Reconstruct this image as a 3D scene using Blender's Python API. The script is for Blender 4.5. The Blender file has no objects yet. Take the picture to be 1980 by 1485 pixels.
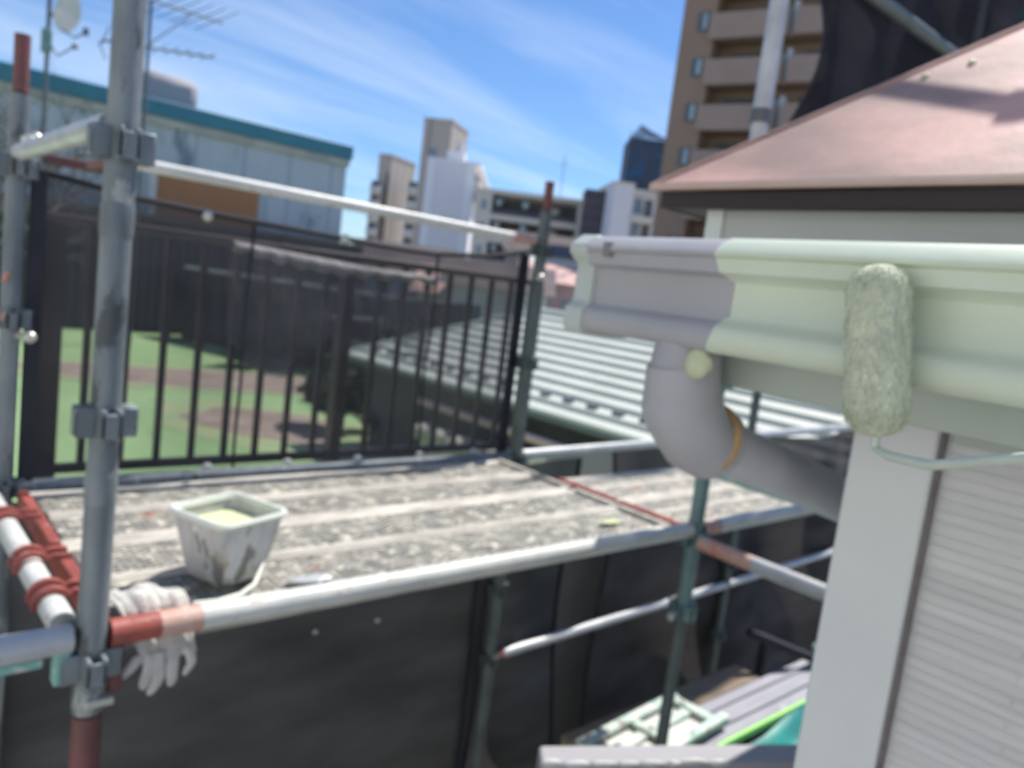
import bpy, math, random
from mathutils import Vector, Matrix
R = math.radians
random.seed(7)
# ---------------------------------------------------------------- camera
F, TH, RO, YAW = 1490.0, R(7.0), math.atan(.126), R(48.3)
_f0 = Vector((math.cos(YAW), math.sin(YAW), 0)); _r0 = Vector((math.sin(YAW), -math.cos(YAW), 0)); _u0 = Vector((0, 0, 1))
FW = _f0*math.cos(TH) - _u0*math.sin(TH); _u1 = _f0*math.sin(TH) + _u0*math.cos(TH)
RT = _r0*math.cos(RO) + _u1*math.sin(RO); UP = -_r0*math.sin(RO) + _u1*math.cos(RO)
sc = bpy.context.scene
cam_data = bpy.data.cameras.new('camera'); cam = bpy.data.objects.new('camera', cam_data)
sc.collection.objects.link(cam); sc.camera = cam
cam_data.sensor_width = 36; cam_data.lens = 36*F/1980
cam_data.clip_start = .02; cam_data.clip_end = 2000
cam.matrix_world = Matrix(((RT.x, UP.x, -FW.x, 0), (RT.y, UP.y, -FW.y, 0), (RT.z, UP.z, -FW.z, 0), (0, 0, 0, 1)))
cam_data.dof.use_dof = True; cam_data.dof.focus_distance = .26; cam_data.dof.aperture_fstop = 12
# ---------------------------------------------------------------- light
SUN_AZ, SUN_EL = R(9), R(58)
w = bpy.data.worlds.new('World'); sc.world = w; w.use_nodes = True
nt = w.node_tree; nt.nodes.clear(); N = nt.nodes.new; L = nt.links.new
wo = N('ShaderNodeOutputWorld'); bg = N('ShaderNodeBackground'); sky = N('ShaderNodeTexSky')
sky.sky_type = 'NISHITA'; sky.sun_disc = False; sky.sun_elevation = SUN_EL; sky.sun_rotation = math.pi/2 - SUN_AZ
sky.air_density = 1.0; sky.dust_density = .1; sky.ozone_density = 3.0
tc = N('ShaderNodeTexCoord'); sep = N('ShaderNodeSeparateXYZ'); L(tc.outputs['Generated'], sep.inputs[0])
def wm(op, a, b):
    n = N('ShaderNodeMath'); n.operation = op
    for i, v in enumerate((a, b)):
        if v is None: continue
        if isinstance(v, (int, float)): n.inputs[i].default_value = v
        else: L(v, n.inputs[i])
    return n.outputs[0]
zz = wm('ADD', wm('MAXIMUM', sep.outputs[2], 0.0), .16)
cmb = N('ShaderNodeCombineXYZ'); L(wm('DIVIDE', sep.outputs[0], zz), cmb.inputs[0]); L(wm('DIVIDE', sep.outputs[1], zz), cmb.inputs[1])
mp = N('ShaderNodeMapping'); mp.inputs['Rotation'].default_value = (0, 0, R(50)); mp.inputs['Scale'].default_value = (.30, 1.35, 1); mp.inputs['Location'].default_value = (1.3, .55, 0)
L(cmb.outputs[0], mp.inputs[0])
n1 = N('ShaderNodeTexNoise'); n1.inputs['Scale'].default_value = 1.15; n1.inputs['Detail'].default_value = 7; n1.inputs['Roughness'].default_value = .55; n1.inputs['Distortion'].default_value = .5
L(mp.outputs[0], n1.inputs['Vector'])
cr = N('ShaderNodeValToRGB'); cr.color_ramp.elements[0].position = .46; cr.color_ramp.elements[1].position = .78
cr.color_ramp.elements[0].color = (0, 0, 0, 1); cr.color_ramp.elements[1].color = (.55, .55, .55, 1)
L(n1.outputs[0], cr.inputs[0])
mx = N('ShaderNodeMix'); mx.data_type = 'RGBA'; mx.inputs['B'].default_value = (7.2, 8.0, 9.0, 1)
tn = N('ShaderNodeMix'); tn.data_type = 'RGBA'; tn.blend_type = 'MULTIPLY'; tn.inputs['Factor'].default_value = 1; tn.inputs['B'].default_value = (.66, .83, 1.04, 1); L(sky.outputs[0], tn.inputs['A'])
L(cr.outputs[0], mx.inputs['Factor']); L(tn.outputs['Result'], mx.inputs['A']); L(mx.outputs['Result'], bg.inputs[0])
bg.inputs[1].default_value = .078; L(bg.outputs[0], wo.inputs[0])
sun_d = bpy.data.lights.new('sun', 'SUN'); sun = bpy.data.objects.new('sun', sun_d); sc.collection.objects.link(sun)
sun_d.energy = 3.3; sun_d.angle = R(.55); sun_d.color = (1, .955, .89)
SD = Vector((math.cos(SUN_EL)*math.cos(SUN_AZ), math.cos(SUN_EL)*math.sin(SUN_AZ), math.sin(SUN_EL)))
sun.rotation_euler = SD.to_track_quat('Z', 'Y').to_euler()
sc.view_settings.view_transform = 'Standard'; sc.view_settings.look = 'None'; sc.view_settings.exposure = .84; sc.view_settings.gamma = 1

# ---------------------------------------------------------------- helpers
def ray(p): return FW + RT*((p[0]-990)/F) + UP*((742.5-p[1])/F)
def aX(p, x): d = ray(p); return d*(x/d.x)
def aY(p, y): d = ray(p); return d*(y/d.y)
def aZ(p, z): d = ray(p); return d*(z/d.z)
def aD(p, t): return ray(p)*t
ORG = {}
class MB:
    def __init__(s): s.v = []; s.f = []
    def add(s, vs, fs):
        n = len(s.v); s.v += [Vector(v) for v in vs]; s.f += [tuple(i+n for i in f) for f in fs]; return s
    def box(s, a, b, M=None, bev=0):
        x0, y0, z0 = a; x1, y1, z1 = b
        vs = [Vector(q) for q in ((x0,y0,z0),(x1,y0,z0),(x1,y1,z0),(x0,y1,z0),(x0,y0,z1),(x1,y0,z1),(x1,y1,z1),(x0,y1,z1))]
        if M is not None: vs = [M @ q for q in vs]
        return s.add(vs, [(3,2,1,0),(4,5,6,7),(0,1,5,4),(1,2,6,5),(2,3,7,6),(3,0,4,7)])
    def path(s, pts, r, n=16, cap=True, closed=False):
        pts = [Vector(p) for p in pts]; m = len(pts); rs = r if isinstance(r, (list, tuple)) else [r]*m
        vs = []; prev = None
        for i, p in enumerate(pts):
            if closed: t = pts[(i+1) % m] - pts[i-1]
            else: t = pts[min(i+1, m-1)] - pts[max(i-1, 0)]
            t.normalize()
            if prev is None:
                a = Vector((0, 0, 1)) if abs(t.z) < .9 else Vector((1, 0, 0))
                u = t.cross(a).normalized()
            else: u = (prev - t*prev.dot(t)).normalized()
            prev = u; v = t.cross(u)
            vs += [p + (u*math.cos(2*math.pi*k/n) + v*math.sin(2*math.pi*k/n))*rs[i] for k in range(n)]
        fs = []
        for i in range(m if closed else m-1):
            j = (i+1) % m
            for k in range(n): fs.append((i*n+k, i*n+(k+1) % n, j*n+(k+1) % n, j*n+k))
        if cap and not closed: fs += [tuple(range(n))[::-1], tuple((m-1)*n+k for k in range(n))]
        return s.add(vs, fs)
    def tube(s, p, q, r, n=18):   # open hollow-looking pipe with lip
        p = Vector(p); q = Vector(q); d = (q-p).normalized()
        return s.path([p + d*.03, p, p, q, q, q - d*.03], [r*.86, r*.86, r, r, r*.86, r*.86], n, cap=True)
    def rod(s, p, q, r, n=10): return s.path([p, q], r, n)
    def lathe(s, c, ax, prof, n=24):
        c = Vector(c); ax = Vector(ax).normalized()
        return s.path([c + ax*h for h, _ in prof], [max(r, 1e-4) for _, r in prof], n)
    def prism(s, poly, n):   # polygon + extrusion vector
        poly = [Vector(p) for p in poly]; n = Vector(n); m = len(poly)
        return s.add(poly + [p+n for p in poly], [tuple(range(m))[::-1], tuple(range(m, 2*m))] + [(k, (k+1) % m, m+(k+1) % m, m+k) for k in range(m)])
    def grid(s, fn, nu, nv):
        vs = [fn(i/nu, j/nv) for i in range(nu+1) for j in range(nv+1)]
        return s.add(vs, [(i*(nv+1)+j, (i+1)*(nv+1)+j, (i+1)*(nv+1)+j+1, i*(nv+1)+j+1) for i in range(nu) for j in range(nv)])
    def ell(s, c, rx, ry, rz, nu=16, nv=10, fn=None, M=None):
        c = Vector(c); vs = []
        for j in range(nv+1):
            ph = math.pi*j/nv
            for i in range(nu):
                a = 2*math.pi*i/nu; d = Vector((math.sin(ph)*math.cos(a), math.sin(ph)*math.sin(a), math.cos(ph)))
                k = fn(d) if fn else 1
                q = Vector((d.x*rx*k, d.y*ry*k, d.z*rz*k)); vs.append(c + (M @ q if M else q))
        return s.add(vs, [(j*nu+i, j*nu+(i+1) % nu, (j+1)*nu+(i+1) % nu, (j+1)*nu+i) for j in range(nv) for i in range(nu)])
    def build(s, name, m, parent=None, org=None, smooth=True, bevel=0, solid=0, sub=0, label=None, kind=None):
        o_ = ORG[parent.name] if parent is not None else Vector(org or (0, 0, 0))
        me = bpy.data.meshes.new(name); me.from_pydata([v - o_ for v in s.v], [], s.f); me.validate(); me.update()
        me.materials.append(m)
        if smooth:
            me.shade_smooth()
            try: me.set_sharp_from_angle(angle=R(38))
            except Exception: pass
        o = bpy.data.objects.new(name, me); sc.collection.objects.link(o)
        if parent is not None: o.parent = parent
        else: o.location = o_
        ORG[o.name] = o_
        if bevel:
            b = o.modifiers.new('bevel', 'BEVEL'); b.width = bevel; b.segments = 2; b.limit_method = 'ANGLE'
        if solid:
            b = o.modifiers.new('solid', 'SOLIDIFY'); b.thickness = solid
        if sub:
            b = o.modifiers.new('sub', 'SUBSURF'); b.levels = b.render_levels = sub
        if label: o['label'] = label
        if kind: o['kind'] = kind
        return o
def tag(o, label, cat, group=None, kind=None):
    o['label'] = label; o['category'] = cat
    if group: o['group'] = group
    if kind: o['kind'] = kind
    return o
def thing(name, label, cat, loc=(0, 0, 0), group=None):
    o = bpy.data.objects.new(name, None); sc.collection.objects.link(o); o.location = loc; o.empty_display_size = .1
    ORG[o.name] = Vector(loc); return tag(o, label, cat, group)
def copy_thing(o, loc, label):
    c = o.copy(); sc.collection.objects.link(c); c.location = loc; c['label'] = label; ORG[c.name] = Vector(loc)
    for ch in [x for x in sc.objects if x.parent == o]:
        d = ch.copy(); sc.collection.objects.link(d); d.parent = c
        for g in [x for x in sc.objects if x.parent == ch]:
            e = g.copy(); sc.collection.objects.link(e); e.parent = d
    return c
# ---------------------------------------------------------------- materials
def mat(name, col, col2=None, scale=6, rough=.6, metal=0, bump=0, bscale=60, spots=None, sscale=14, scov=.62, stretch=(1, 1, 1), lo=.35, hi=.65, coord='Object', spec=.5, spots2=None):
    m = bpy.data.materials.new(name); m.use_nodes = True; t = m.node_tree; N = t.nodes.new; L = t.links.new
    b = t.nodes['Principled BSDF']; b.inputs['Roughness'].default_value = rough; b.inputs['Metallic'].default_value = metal
    b.inputs['Specular IOR Level'].default_value = spec
    tc = N('ShaderNodeTexCoord'); mp = N('ShaderNodeMapping'); mp.inputs['Scale'].default_value = stretch
    oi = N('ShaderNodeObjectInfo'); L(tc.outputs[coord], mp.inputs[0])
    ad = N('ShaderNodeVectorMath'); ad.operation = 'ADD'; L(mp.outputs[0], ad.inputs[0])
    sc_ = N('ShaderNodeMath'); sc_.operation = 'MULTIPLY'; sc_.inputs[1].default_value = 37; L(oi.outputs['Random'], sc_.inputs[0]); L(sc_.outputs[0], ad.inputs[1])
    vec = ad.outputs[0]
    c = None
    def noise(s, d=6, r=.6):
        n = N('ShaderNodeTexNoise'); n.inputs['Scale'].default_value = s; n.inputs['Detail'].default_value = d; n.inputs['Roughness'].default_value = r; L(vec, n.inputs['Vector']); return n.outputs[0]
    def ramp(x, a, b_):
        n = N('ShaderNodeMapRange'); n.inputs[1].default_value = a; n.inputs[2].default_value = b_; L(x, n.inputs[0]); return n.outputs[0]
    def mix(f, a, b_):
        n = N('ShaderNodeMix'); n.data_type = 'RGBA'; L(f, n.inputs['Factor'])
        for k, v in (('A', a), ('B', b_)):
            if isinstance(v, tuple): n.inputs[k].default_value = (*v[:3], 1)
            else: L(v, n.inputs[k])
        return n.outputs['Result']
    col2 = col2 or tuple(x*.82 for x in col)
    cc = mix(ramp(noise(scale), lo, hi), col, col2)
    if spots: cc = mix(ramp(noise(sscale, 8, .65), scov, scov+.05), cc, spots)
    if spots2: cc = mix(ramp(noise(sscale*.63+3.1, 8, .65), scov+.02, scov+.07), cc, spots2)
    L(cc, b.inputs['Base Color'])
    if bump:
        bn = N('ShaderNodeBump'); bn.inputs['Strength'].default_value = bump; bn.inputs['Distance'].default_value = .01
        L(noise(bscale, 4), bn.inputs['Height']); L(bn.outputs[0], b.inputs['Normal'])
    m['_v'] = 0
    return m
def net_mat(name, col, opac, var=.12, scale=5, rough=.8):
    m = bpy.data.materials.new(name); m.use_nodes = True; t = m.node_tree; t.nodes.clear(); N = t.nodes.new; L = t.links.new
    o = N('ShaderNodeOutputMaterial'); mx = N('ShaderNodeMixShader'); tr = N('ShaderNodeBsdfTransparent'); di = N('ShaderNodeBsdfDiffuse')
    tcc = N('ShaderNodeTexCoord'); mpp = N('ShaderNodeMapping'); mpp.inputs['Rotation'].default_value = (0, R(25), 0); mpp.inputs['Scale'].default_value = (.8, 1, 2.6); L(tcc.outputs['Object'], mpp.inputs[0])
    nn = N('ShaderNodeTexNoise'); nn.inputs['Scale'].default_value = 2.2; nn.inputs['Detail'].default_value = 7; L(mpp.outputs[0], nn.inputs['Vector'])
    rr_ = N('ShaderNodeMapRange'); rr_.inputs[1].default_value = .35; rr_.inputs[2].default_value = .72; L(nn.outputs[0], rr_.inputs[0])
    cm = N('ShaderNodeMix'); cm.data_type = 'RGBA'; cm.inputs['A'].default_value = (*[c*.72 for c in col], 1); cm.inputs['B'].default_value = (*[c*1.5 for c in col], 1); L(rr_.outputs[0], cm.inputs['Factor']); L(cm.outputs['Result'], di.inputs[0])
    tl = N('ShaderNodeBsdfTranslucent'); tl.inputs[0].default_value = (*col, 1); m2 = N('ShaderNodeMixShader'); m2.inputs[0].default_value = .35
    L(di.outputs[0], m2.inputs[1]); L(tl.outputs[0], m2.inputs[2])
    tc = N('ShaderNodeTexCoord'); n = N('ShaderNodeTexNoise'); n.inputs['Scale'].default_value = scale; n.inputs['Detail'].default_value = 3; L(tc.outputs['Object'], n.inputs['Vector'])
    mr = N('ShaderNodeMapRange'); mr.inputs[1].default_value = .3; mr.inputs[2].default_value = .7; mr.inputs[3].default_value = opac-var; mr.inputs[4].default_value = min(1, opac+var)
    L(n.outputs[0], mr.inputs[0]); L(mr.outputs[0], mx.inputs[0]); L(tr.outputs[0], mx.inputs[1]); L(m2.outputs[0], mx.inputs[2]); L(mx.outputs[0], o.inputs[0])
    return m
M = {}
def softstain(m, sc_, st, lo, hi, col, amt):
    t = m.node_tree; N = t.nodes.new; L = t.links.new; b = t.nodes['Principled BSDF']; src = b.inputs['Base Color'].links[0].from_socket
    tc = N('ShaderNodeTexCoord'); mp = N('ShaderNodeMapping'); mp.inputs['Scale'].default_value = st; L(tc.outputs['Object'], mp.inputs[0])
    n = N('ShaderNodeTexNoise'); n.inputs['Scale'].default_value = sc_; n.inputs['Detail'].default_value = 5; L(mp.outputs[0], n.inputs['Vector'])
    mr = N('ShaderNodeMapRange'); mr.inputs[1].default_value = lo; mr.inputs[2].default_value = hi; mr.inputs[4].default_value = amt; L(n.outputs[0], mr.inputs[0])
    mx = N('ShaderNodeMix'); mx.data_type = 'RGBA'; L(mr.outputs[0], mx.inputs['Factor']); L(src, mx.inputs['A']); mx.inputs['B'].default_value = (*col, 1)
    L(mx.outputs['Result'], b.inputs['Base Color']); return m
M['galv'] = mat('galvanised', (.25, .28, .29), (.14, .165, .175), 11, .5, .25, .12, 90, spots=(.38, .39, .37), sscale=22, scov=.60, spots2=(.08, .09, .09), stretch=(1, 1, .35))
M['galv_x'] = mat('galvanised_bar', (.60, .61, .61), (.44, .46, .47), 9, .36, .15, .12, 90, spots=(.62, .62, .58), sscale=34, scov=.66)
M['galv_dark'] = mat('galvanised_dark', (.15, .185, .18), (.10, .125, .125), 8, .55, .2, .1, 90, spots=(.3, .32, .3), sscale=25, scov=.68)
M['white_pipe'] = mat('painted_pipe', (.74, .74, .68), (.55, .57, .53), 14, .42, 0, .15, 80, spots=(.50, .36, .29), sscale=44, scov=.60, stretch=(.4, 1, 1))
M['mint'] = mat('mint_paint', (.20, .46, .40), (.30, .52, .46), 16, .5, 0, .15, 60, spots=(.62, .62, .56), sscale=24, scov=.56)
M['mint_pale'] = mat('chipped_pale_mint', (.42, .62, .54), (.60, .68, .60), 16, .5, 0, .15, 60, spots=(.74, .74, .66), sscale=20, scov=.52, spots2=(.30, .30, .27))
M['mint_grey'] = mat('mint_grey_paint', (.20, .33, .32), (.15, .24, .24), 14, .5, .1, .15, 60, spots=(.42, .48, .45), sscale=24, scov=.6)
M['red'] = mat('red_paint', (.42, .105, .075), (.27, .07, .06), 18, .45, 0, .25, 60, spots=(.55, .32, .26), sscale=40, scov=.62)
M['red_pale'] = mat('worn_red_paint', (.60, .26, .19), (.62, .44, .36), 20, .5, 0, .15, 60, spots=(.70, .62, .54), sscale=26, scov=.58)
M['red_dark'] = mat('red_dark_paint', (.20, .07, .065), (.13, .06, .055), 10, .6, 0, .2, 60)
M['cream'] = mat('cream_frame', (.62, .58, .50), (.38, .35, .30), 22, .6, 0, .25, 60, spots=(.34, .16, .11), sscale=18, scov=.66, spots2=(.16, .155, .14), stretch=(.45, 1, 1))
M['black'] = mat('black_hem', (.012, .014, .022), (.02, .022, .03), 10, .7)
M['bolt'] = mat('zinc_bolt', (.72, .70, .62), (.5, .5, .45), 30, .3, .5)
M['net'] = net_mat('net_mesh', (.085, .08, .088), .58, .06, 4)
M['net_dense'] = net_mat('net_mesh_dense', (.135, .134, .13), .98, .015, 1.2)
M['net_dark'] = net_mat('net_mesh_dark', (.10, .094, .094), .96, .03, 3)
M['fence'] = mat('brown_aluminium', (.055, .045, .041), (.075, .062, .055), 10, .45, .2)
M['fence_rail'] = mat('brown_rail', (.16, .125, .10), (.11, .09, .08), 10, .5, .1)
M['pail'] = mat('pail_plastic', (.66, .67, .65), (.42, .43, .42), 12, .45, 0, .2, 50, spots=(.20, .20, .185), sscale=13, scov=.545, spots2=(.40, .31, .20), stretch=(1.5, 1.5, .4))
M['pail_rim'] = mat('pail_rim', (.78, .80, .74), (.66, .70, .58), 20, .4)
M['paint'] = mat('pale_green_paint', (.64, .68, .34), (.72, .74, .48), 9, .3)
M['glove'] = mat('cotton_glove', (.74, .71, .64), (.60, .58, .53), 20, .95, 0, .6, 160, spots=(.42, .40, .36), sscale=22, scov=.66)
M['glove_under'] = M['glove']
M['blue'] = mat('blue_hem', (.10, .13, .50), (.13, .17, .55), 20, .9)
M['gutter_old'] = mat('unpainted_gutter', (.42, .415, .43), (.38, .375, .39), 5, .5, 0, .03, 30)
M['pipe_light'] = mat('weathered_downpipe', (.56, .56, .57), (.47, .47, .48), 7, .38, 0, .05, 40, spots=(.36, .36, .35), sscale=20, scov=.66)
M['gutter_new'] = mat('painted_gutter', (.66, .72, .58), (.62, .68, .54), 9, .4, 0, .05, 40)
M['gutter_fade'] = mat('bleached_gutter', (.54, .58, .54), (.49, .53, .49), 8, .5)
M['fascia'] = mat('fascia_board', (.44, .49, .43), (.41, .455, .40), 6, .5)
M['dark_clip'] = mat('dirty_clip', (.21, .19, .20), (.27, .25, .25), 20, .6)
M['trim'] = mat('corner_board_paint', (.68, .70, .69), (.64, .66, .65), 4, .55, 0, .04, 30)
M['nap'] = mat('roller_nap', (.70, .74, .54), (.52, .56, .42), 46, .85, 0, .9, 120, spots=(.82, .85, .64), sscale=60, scov=.58, stretch=(1, 1, .5))
M['dab'] = mat('wet_paint_dab', (.58, .62, .40), (.50, .54, .36), 20, .35)
M['wire'] = mat('painted_wire', (.52, .60, .52), (.62, .68, .58), 20, .4)
M['ochre'] = mat('ochre_primer', (.42, .25, .10), (.52, .34, .15), 30, .7)
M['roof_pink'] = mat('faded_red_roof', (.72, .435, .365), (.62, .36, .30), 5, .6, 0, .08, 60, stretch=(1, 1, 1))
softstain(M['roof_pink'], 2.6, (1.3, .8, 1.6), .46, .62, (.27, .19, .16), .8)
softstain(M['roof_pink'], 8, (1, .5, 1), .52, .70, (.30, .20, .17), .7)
M['roof_edge'] = mat('roof_edge_metal', (.70, .52, .42), (.60, .42, .33), 3, .5)
M['fascia_brown'] = mat('brown_fascia', (.022, .013, .015), (.032, .018, .02), 2, .5)
M['wall_pale'] = mat('pale_stucco', (.52, .54, .50), (.48, .50, .46), 3, .8)
M['wall_corner'] = mat('pale_corner_post', (.74, .77, .72), (.68, .71, .66), 3, .7)
M['ribroof'] = mat('ribbed_steel_roof', (.64, .66, .58), (.57, .59, .52), 1.5, .5, 0, 0, 20, spots=(.46, .48, .42), sscale=3, scov=.66)
M['wall_shadow'] = mat('shade_dark_render', (.12, .115, .11), (.09, .09, .085), 2, .9)  # dark tone puts the shade under the eave into the base colour
M['ledge'] = mat('cream_tile', (.58, .55, .46), (.48, .44, .36), 3, .7, 0, .2, 20)
M['lawn'] = mat('lawn_green', (.31, .50, .22), (.38, .55, .26), .5, .95, 0, .4, 14, spots=(.28, .41, .22), sscale=2.1, scov=.58)
M['lawn_edge'] = mat('yellowed_grass', (.46, .50, .24), (.40, .50, .26), 1.2, .95, spots=(.33, .46, .25), sscale=3, scov=.52)
M['soil'] = mat('bare_soil', (.32, .24, .20), (.42, .34, .28), 1.1, .95, 0, .5, 6, spots=(.48, .42, .33), sscale=2.2, scov=.58)
M['ground'] = mat('ground', (.32, .31, .29), (.25, .245, .235), .3, .9)
M['beige'] = mat('beige_wall', (.66, .60, .52), (.60, .54, .47), 2, .85)
M['conc'] = mat('concrete', (.28, .275, .265), (.22, .22, .21), 2, .9, 0, .3, 20)
M['deckgrey'] = mat('grey_plank', (.36, .36, .40), (.28, .28, .32), 9, .6, spots=(.62, .62, .62), sscale=18, scov=.66, stretch=(.3, 1, 1))
M['teal_sheet'] = mat('teal_sheet', (.01, .32, .28), (.02, .19, .19), 5, .5, 0, .4, 12)
M['lime'] = mat('lime_tape', (.35, .80, .16), (.45, .85, .25), 10, .5)
M['wood'] = mat('weathered_wood', (.33, .25, .17), (.22, .17, .12), 8, .8)
M['leaf'] = mat('dark_foliage', (.020, .045, .022), (.04, .075, .03), 3, .8)
M['bark'] = mat('grey_bark', (.10, .095, .09), (.15, .14, .13), 8, .9)
M['teal_band'] = mat('teal_fascia', (.045, .19, .26), (.05, .22, .28), .8, .5, spots=(.035, .15, .20), sscale=1.4, scov=.6)
M['teal_wall'] = mat('blue_grey_panel_wall', (.52, .56, .60), (.45, .49, .53), .5, .8, spots=(.20, .25, .29), sscale=.7, scov=.57, stretch=(1.2, 1, .5))
M['cornice'] = mat('stained_cornice', (.52, .50, .44), (.36, .36, .34), .9, .8)
M['orange'] = mat('orange_shutter', (.47, .21, .095), (.40, .175, .08), 3, .6, stretch=(4, 1, .2))
M['darkwall'] = mat('dark_grey_cladding', (.045, .045, .055), (.06, .058, .066), 2, .7)
M['whitish'] = mat('off_white', (.66, .65, .63), (.58, .57, .56), 1, .7)
M['tankgrey'] = mat('tank_grey', (.36, .34, .36), (.32, .30, .32), 1, .7)
M['dish'] = mat('dish_white', (.62, .62, .64), (.55, .55, .58), 3, .4)
M['dkmetal'] = mat('dark_metal', (.11, .12, .13), (.16, .17, .18), 5, .5, .3)
M['brown_tile'] = mat('brown_tile_wall', (.36, .24, .165), (.33, .22, .15), .4, .8)
M['brown_balc'] = mat('brown_balcony', (.42, .30, .235), (.38, .27, .21), .5, .8)
M['glass'] = mat('window_glass', (.10, .13, .15), (.30, .36, .40), .9, .15, spec=.8)
M['blueglass'] = mat('pale_window', (.34, .44, .46), (.44, .52, .54), .4, .3)
M['recess'] = mat('recess_dark', (.13, .12, .115), (.17, .16, .15), .6, .9)
M['white_bldg'] = mat('white_tile', (.78, .77, .79), (.74, .73, .76), .2, .8)
M['white_band'] = mat('white_pilaster', (.86, .86, .88), (.82, .82, .84), .3, .7)
M['cream_bldg'] = mat('cream_tile_wall', (.70, .65, .56), (.66, .61, .53), .2, .8)
M['taupe'] = mat('taupe_tile', (.50, .43, .37), (.46, .40, .345), .12, .8, stretch=(1, 1, .3))
M['charcoal'] = mat('charcoal_panel', (.085, .08, .095), (.11, .10, .115), .3, .7)
M['sheet_blue'] = mat('blue_sheet', (.03, .05, .09), (.055, .08, .12), .2, .7, spots=(.02, .09, .20), sscale=.3, scov=.55)
M['sheet_grey'] = net_mat('blue_grey_sheet', (.09, .12, .18), .72, .25, .5)
M['rooftile'] = mat('dark_roof', (.10, .08, .08), (.14, .11, .11), 1, .8)
M['pinkwall'] = mat('pink_wall', (.60, .42, .38), (.52, .36, .33), .3, .8)
M['bluewall'] = mat('blue_wall', (.22, .30, .42), (.30, .36, .46), .3, .8)
M['dgreen'] = mat('dark_green_awning', (.008, .03, .03), (.012, .04, .035), 1, .6)
M['brownmesh'] = mat('dark_brown_mesh', (.075, .062, .058), (.055, .047, .045), 1.2, .9)
# striped / patterned materials
def stripes(m, axis, freq, dark, amt=.5, width=.5, bump=0):
    t = m.node_tree; N = t.nodes.new; L = t.links.new; b = t.nodes['Principled BSDF']
    tc = N('ShaderNodeTexCoord'); sp = N('ShaderNodeSeparateXYZ'); L(tc.outputs['Object'], sp.inputs[0])
    a = N('ShaderNodeMath'); a.operation = 'MULTIPLY'; a.inputs[1].default_value = freq; L(sp.outputs[axis], a.inputs[0])
    fr = N('ShaderNodeMath'); fr.operation = 'FRACT'; L(a.outputs[0], fr.inputs[0])
    lt = N('ShaderNodeMath'); lt.operation = 'LESS_THAN'; lt.inputs[1].default_value = width; L(fr.outputs[0], lt.inputs[0])
    am = N('ShaderNodeMath'); am.operation = 'MULTIPLY'; am.inputs[1].default_value = amt; L(lt.outputs[0], am.inputs[0])
    mx = N('ShaderNodeMix'); mx.data_type = 'RGBA'; L(am.outputs[0], mx.inputs['Factor'])
    src = b.inputs['Base Color'].links[0].from_socket; L(src, mx.inputs['A']); mx.inputs['B'].default_value = (*dark, 1)
    L(mx.outputs['Result'], b.inputs['Base Color'])
    if bump:
        bn = N('ShaderNodeBump'); bn.inputs['Strength'].default_value = bump; bn.inputs['Distance'].default_value = .02; bn.invert = True
        L(lt.outputs[0], bn.inputs['Height']); L(bn.outputs[0], b.inputs['Normal'])
    return m
stripes(M['teal_wall'], 0, .55, (.22, .29, .35), .55, .06)
stripes(M['taupe'], 0, .35, (.16, .135, .12), .6, .12)
stripes(M['orange'], 0, 5, (.30, .13, .05), .5, .3)
stripes(M['darkwall'], 0, 3.2, (.018, .018, .022), .75, .45)
stripes(M['charcoal'], 2, .7, (.03, .028, .035), .6, .15)
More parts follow.
